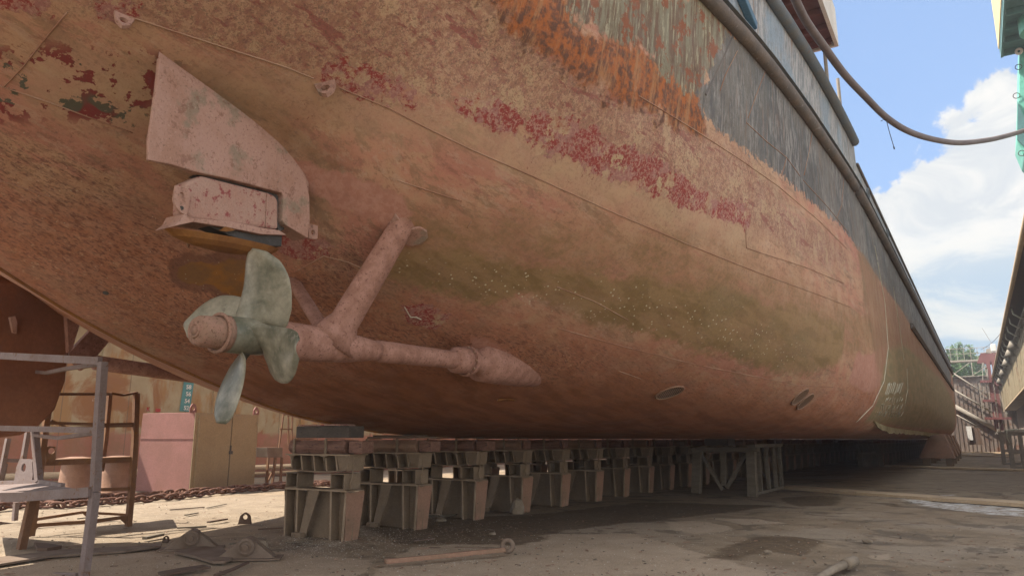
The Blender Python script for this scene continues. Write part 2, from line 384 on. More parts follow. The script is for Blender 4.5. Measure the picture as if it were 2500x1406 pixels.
M['green'] = worn('crane_green', (.13,.40,.32), (.11,.34,.27), (.25,.42,.34), .15, .3, .55)
M['yellow'] = worn('crane_yellow', (.62,.50,.25), (.55,.44,.22), (.30,.18,.08), .2, .3, .6)
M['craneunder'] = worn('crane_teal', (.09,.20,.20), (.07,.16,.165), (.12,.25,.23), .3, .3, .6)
M['whitepaint'] = worn('white_paint', (.62,.60,.56), (.52,.50,.46), (.30,.18,.12), .35, 1, .6)
M['decking'] = worn('deck_red', (.15,.065,.055), (.12,.05,.045), (.22,.12,.09), .3, 1, .8)
M['hose'] = worn('grey_hose', (.16,.13,.125), (.125,.10,.10), (.20,.17,.15), .3, 1, .7)
M['fender'] = worn('fender_tube', (.155,.125,.105), (.115,.105,.10), (.24,.235,.225), .6, 2.5, .75, 0, None, .015)
M['fenderblue'] = worn('fender_blue', (.12,.15,.18), (.16,.16,.155), (.17,.10,.07), .6, 2.2, .75, 0, None, .015)
M['bluepipe'] = worn('blue_frame', (.05,.13,.22), (.08,.15,.21), (.15,.13,.12), .5, 2, .7)
M['redmast'] = worn('red_mast', (.17,.062,.058), (.13,.05,.046), (.10,.05,.04), .35, .6, .7)
M['steelgrey'] = worn('steel_grey', (.29,.255,.21), (.23,.20,.165), (.13,.08,.05), .4, .6, .8)
M['sill'] = worn('sill_strip', (.48,.36,.23), (.42,.31,.20), (.12,.08,.055), .5, 1.2, .9)
M['edge'] = worn('lit_edges', (.33,.245,.165), (.26,.19,.125), (.16,.11,.075), .5, 3, .85)  # paler steel tone, paints the light caught by front edges
M['stone'] = worn('stone', (.25,.20,.145), (.20,.155,.11), (.12,.09,.07), .3, 3, .95)
M['teal'] = worn('gauge_teal', (.10,.27,.255), (.085,.23,.22), (.20,.17,.11), .35, 2, .7)
M['redwrite'] = worn('red_lettering', (.42,.05,.035), (.38,.05,.04), (.3,.06,.04), .1, 2, .7)
M['lip'] = worn('torn_plate_edge', (.36,.31,.18), (.22,.18,.10), (.14,.09,.05), .6, 4, .8)
M['paintmark'] = worn('white_marks', (.50,.48,.38), (.42,.38,.28), (.30,.24,.16), .5, 2.5, .7)

def dockwall_mat():
    m, t = new_mat('dock_wall_paint')
    n = t.noise(.35, 7, .62); n2 = t.noise(1.4, 8, .68); n3 = t.noise(7,6,.7); dr = t.noise(1.1, 7, .62, t.vec((1,.9,.25)))
    P = t.node('ShaderNodeSeparateXYZ'); t.l.new(t.vec(), P.inputs[0])
    c = t.mix(t.sm(n2,.35,.65), (.37,.30,.175), (.31,.24,.13))
    c = t.mix(t.sm(dr,.48,.58), c, (.31,.175,.065))
    c = t.mix(t.sm(t.noise(.5,7,.62,None,.8),.50,.62), c, (.26,.12,.042))
    c = t.mix(t.sm(n2,.64,.70), c, (.44,.40,.30))
    z = t.m('ADD', P.outputs[2], t.m('MULTIPLY', t.m('SUBTRACT', n2, .5), .9))
    redb = t.mix(t.sm(n2,.4,.6), (.33,.13,.085), (.27,.125,.07))
    c = t.mix(t.m('MULTIPLY', t.sm(z, 1.95, 1.7), .85), c, redb)
    # vertical plate joints
    fr = t.m('FRACT', t.m('MULTIPLY', P.outputs[1], 1/2.4))
    c = t.mix(t.m('MULTIPLY', t.m('GREATER_THAN', t.m('ABSOLUTE', t.m('SUBTRACT', fr, .5)), .492), .6), c, (.14,.10,.06))
    c = t.mix(t.sm(n3,.6,.75,0,.4), c, (.16,.10,.05))
    setp(t, c, .8, t.bump(t.m('ADD', n2, t.m('MULTIPLY', n3,.3)), .02, .5)); return m
M['wall'] = dockwall_mat()
def striped_mat(name, base, stain, rust, per, horiz=1):
    m, t = new_mat(name)
    dr = t.noise(1.2, 8, .7, t.vec((1.3,1.3,.18))); n = t.noise(.8,6,.65); n3 = t.noise(5,6,.7)
    c = t.mix(t.sm(dr,.40,.60), base, stain); c = t.mix(t.sm(n,.52,.66), c, rust)
    c = t.mix(t.sm(t.noise(2.6,8,.7,t.vec((1.3,1.3,.2))),.60,.66), c, tuple(min(1,x*1.3) for x in base))
    setp(t, c, .8, t.bump(t.m('ADD', dr, n3), .02, .6)); return m
M['gate'] = striped_mat('gate_plating', (.185,.15,.125), (.125,.092,.075), (.15,.075,.05), 1)
M['wing'] = striped_mat('wing_plating', (.30,.25,.17), (.23,.19,.125), (.20,.13,.08), 1)
def leaf_mat():
    m, t = new_mat('leaves'); n = t.noise(1.3,3,.6)
    oi = t.node('ShaderNodeObjectInfo')
    c = t.mix(n, (.035,.075,.025), (.075,.125,.04)); setp(t, c, .6); t.b.inputs['Subsurface Weight'].default_value = 0
    return m
M['leaf'] = leaf_mat(); M['bark'] = worn('bark', (.12,.09,.06), (.09,.07,.05), (.06,.05,.04), .3, 3, .9)

def ground_mat():
    m, t = new_mat('dock_floor_dirt')
    P = t.vec(); nb = t.noise(.28, 7, .62); nm = t.noise(1.5, 9, .66); nf = t.noise(8, 8, .7); ng = t.noise(60, 4, .7)
    cen = lambda n, k: t.m('MULTIPLY', t.m('SUBTRACT', n, .5), k)
    c = t.mix(t.sm(nm,.38,.62), (.225,.165,.105), (.305,.228,.150))
    c = t.mix(t.sm(nb,.45,.62), c, (.33,.26,.185))
    c = t.mix(t.m('MULTIPLY', t.sm(t.noise(.9, 8, .66, None, .6),.52,.60), .75), c, (.125,.095,.066))
    c = t.mix(t.m('MULTIPLY', t.sm(t.noise(1.1, 9, .7),.60,.66), .6), c, (.14,.068,.036))
    def mask(nm_, a=.5, wd=.12): return t.sm(t.m('ADD', t.attr(nm_), t.m('ADD', cen(nm, a), cen(nf, a*.5))), -wd, wd)
    c = t.mix(mask('g_dust', .55, .05), c, t.mix(t.sm(nm,.3,.7), (.44,.34,.24), (.36,.275,.19)))
    c = t.mix(t.m('MULTIPLY', mask('g_pale', 1.2, .35), .85), c, t.mix(t.sm(nm,.38,.6), (.30,.235,.165), (.235,.18,.125)))
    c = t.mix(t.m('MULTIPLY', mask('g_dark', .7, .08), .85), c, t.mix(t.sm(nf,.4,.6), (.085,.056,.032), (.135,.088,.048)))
    salt = t.m('MULTIPLY', mask('g_salt', .9, .12), t.sm(t.noise(6, 9, .75, t.vec((.5,1.6,1))),.45,.56))
    c = t.mix(salt, c, (.74,.72,.68))
    c = t.mix(t.sm(ng,.35,.7,0,.45), c, (.075,.058,.045))
    c = t.mix(t.m('MULTIPLY', t.sm(t.noise(22,6,.75),.64,.68), .6), c, (.34,.28,.21))
    h = t.m('ADD', t.m('MULTIPLY', nf, .9), t.m('ADD', t.m('MULTIPLY', ng, .25), t.m('MULTIPLY', nm, 1.5)))
    cr = t.vor(1.1, t.vec((1,1,.2)), 'Distance')
    setp(t, c, t.sm(nm,.3,.7,.8,.97), t.bump(h, .045, .9), 0, .2); return m
M['floor'] = ground_mat()
def flat(name, colr, rough=.8):
    m, t = new_mat(name); setp(t, t.mix(t.noise(3,4,.6), tuple(x*.8 for x in colr), colr), rough); return m
M['shell'] = flat('shell_white', (.62,.58,.50)); M['numwhite'] = flat('numeral_white', (.72,.70,.62))

# ================================================================== GROUND
def poly_sdf(px_, py_, poly):
    """signed distance, positive inside (numpy)"""
    P = np.asarray(poly, float); n = len(P); d = np.full(px_.shape, 1e9); ins = np.zeros(px_.shape, bool)
    for i in range(n):
        ax, ay = P[i]; bx, by = P[(i+1)%n]; ex, ey = bx-ax, by-ay; L = ex*ex+ey*ey+1e-12
        k = np.clip(((px_-ax)*ex+(py_-ay)*ey)/L, 0, 1)
        d = np.minimum(d, np.hypot(px_-ax-k*ex, py_-ay-k*ey))
        cr = ((ay > py_) != (by > py_)) & (px_ < (bx-ax)*(py_-ay)/((by-ay) if abs(by-ay) > 1e-9 else 1e-9)+ax)
        ins ^= cr
    return np.where(ins, d, -d)
def floor_poly(pts): return [tuple(at(u, v, Z=0)[:2]) for u, v in pts]
GM = {
 'g_dust': [[(1000,1330),(1340,1300),(1540,1300),(1900,1400),(2500,1420),(1900,1900),(600,1900),(900,1400)],
            [(1620,1270),(1700,1268),(1790,1282),(1780,1292),(1700,1302),(1640,1290)],
            [(1730,1262),(1850,1264),(1925,1276),(1820,1279)],
            [(0,1330),(300,1345),(600,1335),(700,1345),(900,1360),(700,1900),(0,1900)],
            [(2120,1350),(2170,1345),(2190,1358),(2140,1362)]],
 'g_pale': [[(-600,1222),(250,1226),(690,1205),(700,1265),(420,1298),(240,1335),(-600,1370)],  # paler tone painted over the sunlit patch of floor
            [(2060,1150),(2500,1160),(2500,1200),(2250,1196)]],
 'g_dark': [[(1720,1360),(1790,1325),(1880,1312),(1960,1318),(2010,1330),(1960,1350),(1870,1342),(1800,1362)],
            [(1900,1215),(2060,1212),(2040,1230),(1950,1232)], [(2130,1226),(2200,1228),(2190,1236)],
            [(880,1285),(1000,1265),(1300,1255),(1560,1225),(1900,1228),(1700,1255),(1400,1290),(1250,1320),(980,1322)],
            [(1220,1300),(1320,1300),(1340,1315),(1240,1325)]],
 'g_salt': [[(2200,1218),(2500,1232),(2500,1258),(2400,1252),(2270,1238)], [(2330,1139),(2500,1144),(2500,1149),(2350,1144)],[(2280,1208),(2330,1206),(2320,1215)]],
}
def ground_grid(name, xs, ys, z_fn):
    nx, ny = len(xs), len(ys); X, Y = np.meshgrid(xs, ys); Z = z_fn(X, Y)
    v = np.stack([X.ravel(), Y.ravel(), Z.ravel()], 1)
    i = np.arange(ny-1)[:,None]*nx+np.arange(nx-1)[None,:]
    f = np.stack([i, i+1, i+nx+1, i+nx], -1).reshape(-1,4)
    me = bpy.data.meshes.new(name); me.from_pydata(v.tolist(), [], f.tolist()); me.shade_smooth()
    o = bpy.data.objects.new(name, me); col.objects.link(o); return o, X.ravel(), Y.ravel()
def fnoise(X, Y, seeds, sc):
    r = np.random.default_rng(seeds); z = np.zeros_like(X, float)
    for k in range(14):
        a = r.uniform(0, 2*math.pi); f = sc*r.uniform(.5, 2.6); z += np.sin((X*math.cos(a)+Y*math.sin(a))*f+r.uniform(0,6))*(1/(f/sc))
    return z/8
def gz(X, Y):
    near = np.clip((60-Y)/40, 0, 1)
    z = (.028*fnoise(X, Y, 3, 1.1)+.014*fnoise(X, Y, 5, 4.5))*near-.02
    for u, v, r_, h_ in [(1930,1322,.55,.07),(1880,1335,.4,.05),(1985,1330,.35,.05),(1300,1258,.25,.0),(2000,1214,1.0,.06),(2385,1138,1.1,.16),(2180,1215,1.1,.04)]:
        c = at(u, v, Z=0); z = z+h_*np.exp(-(((X-c.x)/r_)**2+((Y-c.y)/(r_*.8))**2))
    return z
xs = np.unique(np.concatenate([np.linspace(-400,-40,10), np.linspace(-40,-16,80), np.linspace(-16,4,330), np.linspace(4,40,20), np.linspace(40,400,10)]))
ys = np.unique(np.concatenate([np.linspace(-100,2,20), np.linspace(2,18,300), np.linspace(18,34,120), np.linspace(34,130,120), np.linspace(130,900,10)]))
floor, GX, GY = ground_grid('ground', xs, ys, gz)
floor.data.materials.append(M['floor']); tag(floor, kind='structure')
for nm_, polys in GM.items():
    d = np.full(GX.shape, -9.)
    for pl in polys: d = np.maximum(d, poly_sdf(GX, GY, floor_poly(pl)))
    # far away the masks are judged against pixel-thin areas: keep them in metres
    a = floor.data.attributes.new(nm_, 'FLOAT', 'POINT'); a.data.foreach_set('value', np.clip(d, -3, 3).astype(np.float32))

# ================================================================== SHIP HULL
KX = -9.5
def keel_x(Y): return KX+.006*(Y-15)
ST = {
 -4.: [(0,6.3),(1.2,6.35),(2.4,6.45),(3.4,6.6),(4.0,6.75),(4.5,6.9),(4.9,7.05),(5.1,7.3),(5.25,7.85),(5.3,9.2)],
 .5: [(0,4.95),(1.2,5.2),(2.3,5.5),(3.3,5.85),(4.1,6.15),(4.65,6.45),(5.05,6.75),(5.35,7.1),(5.5,7.85),(5.6,9.2)],
 3.5: [(0,3.80),(1.2,4.15),(2.3,4.6),(3.3,5.0),(4.15,5.4),(4.8,5.8),(5.25,6.2),(5.6,6.7),(5.9,7.85),(6.0,9.2)],
 5.: [(0,3.10),(1.2,3.52),(2.35,4.12),(3.35,4.62),(4.25,5.0),(4.9,5.38),(5.4,5.8),(5.85,6.4),(6.15,7.85),(6.25,9.2)],
 6.2: [(0,2.66),(1.2,3.0),(2.4,3.40),(3.4,3.76),(4.3,4.14),(5.0,4.66),(5.6,5.45),(6.02,6.1),(6.32,7.85),(6.42,9.2)],
 9.: [(0,1.93),(1.4,2.2),(2.7,2.5),(3.9,2.95),(4.9,3.5),(5.7,4.2),(6.25,5.0),(6.55,6.0),(6.75,7.85),(6.85,9.2)],
 12.: [(0,1.655),(1.6,1.78),(3.1,1.98),(4.4,2.28),(5.5,2.75),(6.3,3.45),(6.75,4.4),(6.98,5.9),(7.08,7.85),(7.15,9.2)],
 16.: [(0,1.615),(1.8,1.67),(3.6,1.70),(5.0,1.82),(6.1,2.15),(6.8,2.85),(7.15,3.8),(7.28,5.8),(7.3,7.85),(7.38,9.2)],
 21.: [(0,1.615),(2,1.615),(4.2,1.615),(5.7,1.69),(6.7,1.95),(7.25,2.65),(7.43,3.6),(7.45,5.8),(7.45,7.85),(7.48,9.2)],
 60.: [(0,1.615),(2,1.615),(4.2,1.615),(5.7,1.69),(6.7,1.95),(7.25,2.65),(7.45,3.6),(7.5,5.8),(7.5,7.85),(7.5,9.2)],
 84.: [(0,1.615),(2,1.615),(4.2,1.615),(5.7,1.69),(6.7,1.95),(7.25,2.65),(7.45,3.6),(7.5,5.8),(7.52,7.9),(7.52,9.3)],
 95.: [(0,1.615),(1.6,1.615),(3.4,1.68),(4.6,1.8),(5.4,2.2),(5.9,3.0),(6.2,4.0),(6.6,6.0),(6.8,8.2),(6.9,9.7)],
 104.: [(0,1.7),(.2,1.75),(.5,1.9),(.8,2.2),(1.1,2.8),(1.4,3.6),(1.8,4.6),(2.4,6.4),(2.9,8.8),(3.2,10.4)],
 107.: [(0,1.9),(.02,2.0),(.05,2.2),(.08,2.6),(.1,3.2),(.12,4.0),(.15,5.0),(.2,6.6),(.3,9.0),(.4,10.8)],
}
SY = np.array(sorted(ST)); SC = np.array([ST[y] for y in SY])          # (stations, 10, 2)
def hermite(xq, x, y):
    """monotone-ish cubic through x,y (finite difference tangents limited)"""
    h = np.diff(x); dl = np.diff(y, axis=0)/h.reshape(-1,*([1]*(y.ndim-1)))
    mm = np.zeros_like(y); mm[0] = dl[0]; mm[-1] = dl[-1]
    w1 = (2*h[1:]+h[:-1]).reshape(-1,*([1]*(y.ndim-1))); w2 = (h[1:]+2*h[:-1]).reshape(-1,*([1]*(y.ndim-1)))
    same = dl[:-1]*dl[1:] > 0
    with np.errstate(divide='ignore', invalid='ignore'):
        hm = (w1+w2)/(w1/dl[:-1]+w2/dl[1:])
    mm[1:-1] = np.where(same, hm, 0)
    i = np.clip(np.searchsorted(x, xq)-1, 0, len(x)-2); s = (xq-x[i])/h[i]
    sh = lambda a: a.reshape(-1,*([1]*(y.ndim-1)))
    s_ = sh(s); hh = sh(h[i])
    return (2*s_**3-3*s_**2+1)*y[i]+(s_**3-2*s_**2+s_)*hh*mm[i]+(-2*s_**3+3*s_**2)*y[i+1]+(s_**3-s_**2)*hh*mm[i+1]
def sections(Yq, Jn):
    """(len(Yq), Jn, 2) half-breadth and height"""
    C_ = hermite(np.asarray(Yq, float), SY, SC)
    t_ = np.arange(10.); tq = Jn
    out = np.zeros((len(Yq), len(tq), 2))
    P = C_; Pm = np.concatenate([2*P[:,:1]-P[:,1:2], P, 2*P[:,-1:]-P[:,-2:-1]], 1)
    i = np.clip(tq.astype(int), 0, 8); s = (tq-i)[None,:,None]
    p0, p1, p2, p3 = Pm[:,i], Pm[:,i+1], Pm[:,i+2], Pm[:,i+3]
    return .5*((2*p1)+(-p0+p2)*s+(2*p0-5*p1+4*p2-p3)*s**2+(-p0+3*p1-3*p2+p3)*s**3)
YQ = np.unique(np.concatenate([np.arange(-4, 26, .075), np.arange(26, 107.01, .6)]))
TQ = np.unique(np.concatenate([np.linspace(0,8,121), np.linspace(8,9,13)]))
SEC = sections(YQ, TQ)                                   # b, z
top_cut = lambda Y: 9.2 if Y < 20.4 else 8.72+max(0,(Y-84))*.075
for i, y in enumerate(YQ):                                # bulwark steps down forward of the poop
    k = TQ > 8; zc = SEC[i,TQ==8,1][0]; zt = top_cut(y)
    SEC[i,k,1] = zc+(TQ[k]-8)*(zt-zc)
kx = KX+.006*(YQ-15)
NY, NT_ = len(YQ), len(TQ)
HX = kx[:,None]+SEC[:,:,0]; HY = np.repeat(YQ[:,None], NT_, 1).copy(); HZ = SEC[:,:,1]
GS = np.concatenate([np.zeros((NY,1)), np.cumsum(np.hypot(np.diff(SEC[:,:,0],axis=1), np.diff(SEC[:,:,1],axis=1)),axis=1)],1)
gi = (np.arange(NY-1)[:,None]*NT_+np.arange(NT_-1)[None,:])
hf = np.stack([gi, gi+1, gi+NT_+1, gi+NT_], -1).reshape(-1,4)
hv = np.stack([HX.ravel(), HY.ravel(), HZ.ravel()], 1)
BVH = BVHTree.FromPolygons(hv.tolist(), hf.tolist())
def hull_hit(u, v):
    d = ray(u, v).normalized(); loc, nor, idx, dist = BVH.ray_cast(EYE, d)
    if loc is None: return None
    a = hf[idx]; P = hv[a]; wgt = 1/(np.linalg.norm(P-np.array(loc), axis=1)+1e-6)
    s = float((GS.ravel()[a]*wgt).sum()/wgt.sum())
    if nor.dot(d) > 0: nor = -nor
    return loc, nor, loc.y, s
def hull_side(Y, z):
    """starboard hull point at height z"""
    i = int(np.argmin(abs(YQ-Y))); return Vector((float(np.interp(z, HZ[i], HX[i])), Y, z))
HMK = {
 'm_low': [[(-900,420),(0,420),(400,560),(750,600),(900,700),(1200,760),(1400,830),(1600,860),(1900,960),(2060,950),(2120,900),(2140,1000),(2000,1068),(1000,1068),(-900,300)],
           [(-900,250),(-200,420),(300,480),(700,620),(900,700),(1050,760),(1000,1050),(700,980),(0,630)]],
 'm_deep': [[(500,900),(1200,940),(1500,930),(1900,1000),(2080,1010),(2050,1066),(1200,1068),(950,1048)],[(900,850),(1150,870),(1300,960),(900,960)]],
 'm_rough': [[(-900,-900),(120,-10),(290,40),(500,120),(790,215),(1000,250),(1250,310),(1420,400),(1600,455),(1830,555),(1980,640),(2090,650),(2010,560),(1900,470),(1820,380),(1700,300),(1430,160),(1280,30),(1100,-60),(600,-500)]],
 'm_cream': [[(300,110),(520,150),(800,215),(1040,260),(1290,330),(1500,430),(1680,490),(1850,560),(1840,620),(1700,600),(1500,510),(1280,430),(1100,350),(800,300),(500,260)],
             [(60,100),(480,170),(470,320),(250,330),(60,260)]],
 'm_red': [[(785,185),(850,158),(905,180),(1010,230),(990,242),(930,228),(860,210),(800,200)],
           [(1105,240),(1180,240),(1250,280),(1265,312),(1190,292),(1120,262)],
           [(1278,300),(1320,285),(1420,310),(1540,370),(1660,440),(1760,500),(1830,520),(1825,548),(1690,492),(1600,462),(1440,402),(1330,350),(1290,325)],
           [(690,590),(745,585),(790,600),(760,620),(700,618)],[(990,752),(1050,760),(1085,775),(1060,795),(1000,780)],
           [(-60,-30),(110,0),(100,18),(-60,18)], [(260,22),(330,30),(320,50),(270,42)]],
 'm_blot': [[(-100,120),(90,95),(330,110),(470,150),(430,190),(380,270),(360,330),(250,310),(130,290),(0,310),(-100,300)]],
 'm_speck': [[(-900,230),(0,300),(250,370),(450,560),(700,640),(820,560),(880,540),(940,600),(900,760),(1100,790),(1400,830),(1500,880),(1300,960),(900,900),(500,900),(0,620),(-900,500)]],
 'm_barn': [[(950,610),(1350,640),(1550,690),(1800,740),(1950,830),(1980,900),(1900,905),(1700,850),(1450,800),(1250,760),(1100,715),(960,690)]],
 'm_algae': [[(960,598),(1100,610),(1300,645),(1500,670),(1750,700),(1980,760),(2060,800),(2055,880),(1960,912),(1870,900),(1760,860),(1700,855),(1590,815),(1500,800),(1440,795),(1330,735),(1270,712),(1200,745),(1110,725),(1010,695),(935,680)]],
 'm_algae2': [[(1000,520),(1200,520),(1500,560),(1750,610),(1950,680),(2130,760),(2140,850),(2060,870),(1900,780),(1500,680),(1200,640),(960,610)]],
 'm_stain': [[(430,170),(560,220),(700,290),(820,380),(860,430),(780,420),(690,350),(560,260)],[(745,440),(800,490),(800,520),(760,500)],[(2110,760),(2170,800),(2175,860),(2140,870)],[(2090,560),(2140,650),(2150,760),(2110,740)]],
 'm_rust': [[(1250,15),(1320,45),(1400,95),(1450,120),(1560,120),(1620,180),(1690,185),(1705,240),(1715,300),(1690,300),(1600,262),(1500,215),(1400,150),(1330,100),(1260,60)],
            [(1150,-80),(1300,-60),(1400,40),(1330,50),(1200,-10)]],
 'm_peel': [[(1380,-40),(1500,-60),(1735,0),(1800,75),(1755,150),(1712,232),(1640,190),(1560,120),(1470,90),(1390,40)]],
 'm_ochre': [[(445,660),(480,640),(520,652),(560,640),(640,650),(640,740),(560,720),(510,690),(470,690),(445,680)]],
 'm_pink': [[(690,380),(760,400),(900,445),(980,480),(1000,520),(980,550),(1040,570),(1020,598),(960,600),(930,540),(850,520),(780,480),(700,420)],
            [(1150,820),(1190,830),(1330,920),(1300,945),(1180,915)],[(2090,860),(2170,830),(2180,900),(2120,960),(2070,930)]],
 'm_top': [[(1775,80),(1740,160),(1700,235),(1722,290),(1800,352),(1870,400),(1920,440),(1990,500),(2060,560),(2110,625),(2150,690),(2200,755),(2240,825),(2290,895),(2322,935),(2330,915),(2240,740),(2180,630),(2130,535),(2060,420),(1980,295),(1900,195),(1830,105)]],
 'm_fwd': [[(2100,620),(2200,760),(2330,940),(2340,1060),(2180,1030),(2140,900),(2120,750)]],
 'm_fgreen': [[(2168,850),(2210,840),(2300,930),(2338,985),(2345,1060),(2200,1040),(2110,1030),(2150,930)]],
}
def chart(pts):
    out = []
    for u, v in pts:
        h = hull_hit(u, v)
        if h is None:
            for k in range(1, 60):                       # slide towards the hull until it is met
                h = hull_hit(u+(1400-u)*k*.01, v+(600-v)*k*.01)
                if h: break
        if h: out.append((h[2], h[3]))
    return out
me = bpy.data.meshes.new('hull'); me.from_pydata(hv.tolist(), [], hf.tolist()); me.shade_smooth()
for nm_, polys in HMK.items():
    d = np.full(NY*NT_, -6.)
    for pl in polys:
        q = chart(pl)
        if len(q) > 2: d = np.maximum(d, poly_sdf(HY.ravel(), GS.ravel(), q))
    a = me.attributes.new(nm_, 'FLOAT', 'POINT'); a.data.foreach_set('value', np.clip(d, -4, 4).astype(np.float32))
me.materials.append(M['hull'])
a = me.attributes.new('c_s', 'FLOAT', 'POINT'); a.data.foreach_set('value', GS.ravel().astype(np.float32))

ship = thing('cargo_ship', 'big rusty cargo ship with pink, red and grey peeling paint resting on the keel blocks', 'ship', (KX, 8, 0))
def shift(me_, off):
    n = len(me_.vertices); a = np.empty(n*3, np.float32); me_.vertices.foreach_get('co', a)
    a = a.reshape(-1,3)-np.array(off, np.float32); me_.vertices.foreach_set('co', a.ravel()); me_.update()
shift(me, WL[ship.name])
hull = bpy.data.objects.new('hull', me); col.objects.link(hull); hull.parent = ship; WL['hull'] = WL[ship.name]
hull['label'] = 'starboard shell with peeling pink, dark red and grey paint'
# texture coordinates of the hull shader must be world-like: they only need to be continuous
# port side, transom and deck, coarser
yq2 = YQ[::6]; s2 = SEC[::6, ::3]; pm_ = MB()
vv = []; 
for i, y in enumerate(yq2):
    for b_, z_ in s2[i]: vv.append((keel_x(y)-b_, y, z_))
n2 = s2.shape[1]; pm_.add(vv, [(i*n2+j, (i+1)*n2+j, (i+1)*n2+j+1, i*n2+j+1) for i in range(len(yq2)-1) for j in range(n2-1)])
po = pm_.build('port_shell', M['hull'], ship, smooth=True)
for nm_ in HMK:
    a = po.data.attributes.new(nm_, 'FLOAT', 'POINT')
    vals = np.full(len(vv), -4., np.float32)
    if nm_ in ('m_low',): vals[:] = .6
    a.data.foreach_set('value', vals)
dk = MB()
for i in range(0, NY-1, 8):
    j = min(i+8, NY-1); y0, y1 = YQ[i], YQ[j]
    b0 = SEC[i][TQ==8][0][0]; b1 = SEC[j][TQ==8][0][0]; z0 = 7.9
    dk.add([(keel_x(y0)-b0+.05,y0,z0),(keel_x(y0)+b0-.05,y0,z0),(keel_x(y1)+b1-.05,y1,z0),(keel_x(y1)-b1+.05,y1,z0)], [(0,1,2,3)])
sec0 = SEC[0]; tr = [(KX-.114+b_, -4, z_) for b_, z_ in sec0[::4]]+[(KX-.114-b_, -4, z_) for b_, z_ in sec0[::-4]]
dk.build('deck', M['decking'], ship)
tm_ = MB(); tm_.add(tr, [tuple(range(len(tr)))]); tm_.build('transom', M['hull'], ship)

# fender rails
def side_path(z, y0, y1, step=.5, out=0.):
    ys_ = np.arange(y0, y1+.001, step); pts = []
    for y in ys_:
        i = int(np.argmin(abs(YQ-y))); x = float(np.interp(z, HZ[i][TQ>3], HX[i][TQ>3])); pts.append(Vector((x+out, float(y), z)))
    return pts
r1 = MB(); r1.tube(side_path(7.85, -3.9, 20, .4, .04), .125, 12); r1.tube(side_path(7.85, 20, 84, 2, .05), .13, 10)
r1.build('fender_rail', M['fender'], ship, smooth=True)
rl = MB(); 
pp = side_path(7.93, -3.9, 84, .8, .0)
for a, b in zip(pp[:-1], pp[1:]): rl.hexa([a+Vector((0,0,0)),a+Vector((.19,0,0)),a+Vector((.17,0,.05)),a+Vector((0,0,.12))],[b+Vector((0,0,0)),b+Vector((.19,0,0)),b+Vector((.17,0,.05)),b+Vector((0,0,.12))])
rl.build('rail_cap', M['fenderblue'], ship)
r2 = MB(); r2.tube(side_path(9.2, -3.9, 20.3, .4, .05), .12, 12); r2.build('fender_rail', M['fenderblue'], ship, smooth=True)
r3 = MB(); p3 = side_path(8.72, 20.5, 84, 2, .02); r3.tube(p3, .045, 8); r3.build('bulwark_rail', M['fender'], ship, smooth=True)
# slanting blue frames on the upper strake
for (u0,v0,u1,v1) in [(1790,-30,1832,70),(1885,-20,1935,185)]:
    a = hull_hit(u0,v0); b = hull_hit(u1,v1)
    if a and b:
        q = MB(); q.bar(a[0]+Vector((.06,0,0)), b[0]+Vector((.06,0,0)), .16, .12, (1,0,0)); q.build('blue_frame', M['bluepipe'], ship, bevel=.015)
# vertical plates strip left of the grey area
for (u0,v0,u1,v1,mt) in [(1795,75,1722,232,'fender'),]:
    a = hull_hit(u0,v0); b = hull_hit(u1,v1)
    if a and b: q = MB(); q.tube([a[0].lerp(b[0],k/8) for k in range(9)], .022, 6); q.build('weld_seam', M[mt], ship)
# freeing ports / scuppers and small far fittings on the side
for (u,v,w_,h_) in [(2118,478,.25,.42),(2166,570,.3,.4)]:
    a = hull_hit(u,v)
    if a:
        q = MB(); p = a[0]; q.ring(p+Vector((.01,0,0)), a[1], .2, .035, 16, 6); q.build('side_scuttle', M['fenderblue'], ship, smooth=True)
        q = MB(); q.tube([p-a[1]*.02, p+a[1]*.012], .19, 16); q.build('scuttle_glass', M['darkgap'], ship)
# long lower rubbing strip further forward
q = MB(); pts = side_path(6.15, 34, 82, 1.5, .03); q.tube(pts, .13, 6); q.build('rubbing_strip', M['fender'], ship)

# weld seams: raised beads on the shell
SEAMS = [
 [(300,36),(420,75),(560,120),(700,165),(780,198)], [(830,215),(950,265),(1040,312),(1150,365),(1300,430),(1500,520),(1700,605),(1850,665),(2000,720),(2090,755)],
 [(165,30),(110,95),(55,165),(0,222)], [(0,210),(120,250),(240,295),(340,330)],
 [(1560,235),(1680,308),(1800,385),(1900,455),(2000,540),(2080,620)],
 [(1360,800),(1500,840),(1700,890),(1950,940),(2050,945)],
 [(1820,560),(1822,605),(1850,615),(1960,650),(2080,700)],
 [(0,440),(90,470),(180,500)], [(970,440),(1060,470),(1140,495)],[(1150,540),(1140,560)],
 [(1510,905),(1580,930)], [(1360,700),(1450,735),(1550,790)],
 [(720,665),(790,625),(850,640),(960,690)],
 [(1800,125),(1770,185),(1755,230)],[(1870,170),(1845,235),(1822,300)],[(1822,300),(1870,345),(1920,385),(1960,440)],[(1920,385),(1905,440)],
 [(1985,310),(1975,370),(1960,440)],[(1960,440),(2020,505),(2080,580)],[(2060,430),(2055,500),(2040,540)],
]
q = MB()
for s_ in SEAMS:
    pts = []
    for (a, b) in zip(s_[:-1], s_[1:]):
        for k in range(6):
            h = hull_hit(a[0]+(b[0]-a[0])*k/6, a[1]+(b[1]-a[1])*k/6)
            if h: pts.append(h[0]+h[1]*.003)
    if len(pts) > 2: q.tube(pts, .0065, 5)
wm, wt = new_mat('weld_bead'); nn = wt.noise(1.5,4,.6); setp(wt, wt.mix(wt.sm(nn,.4,.6), (.33,.21,.14), (.27,.14,.09)), .8)
q.build('weld_beads', wm, ship, smooth=True)
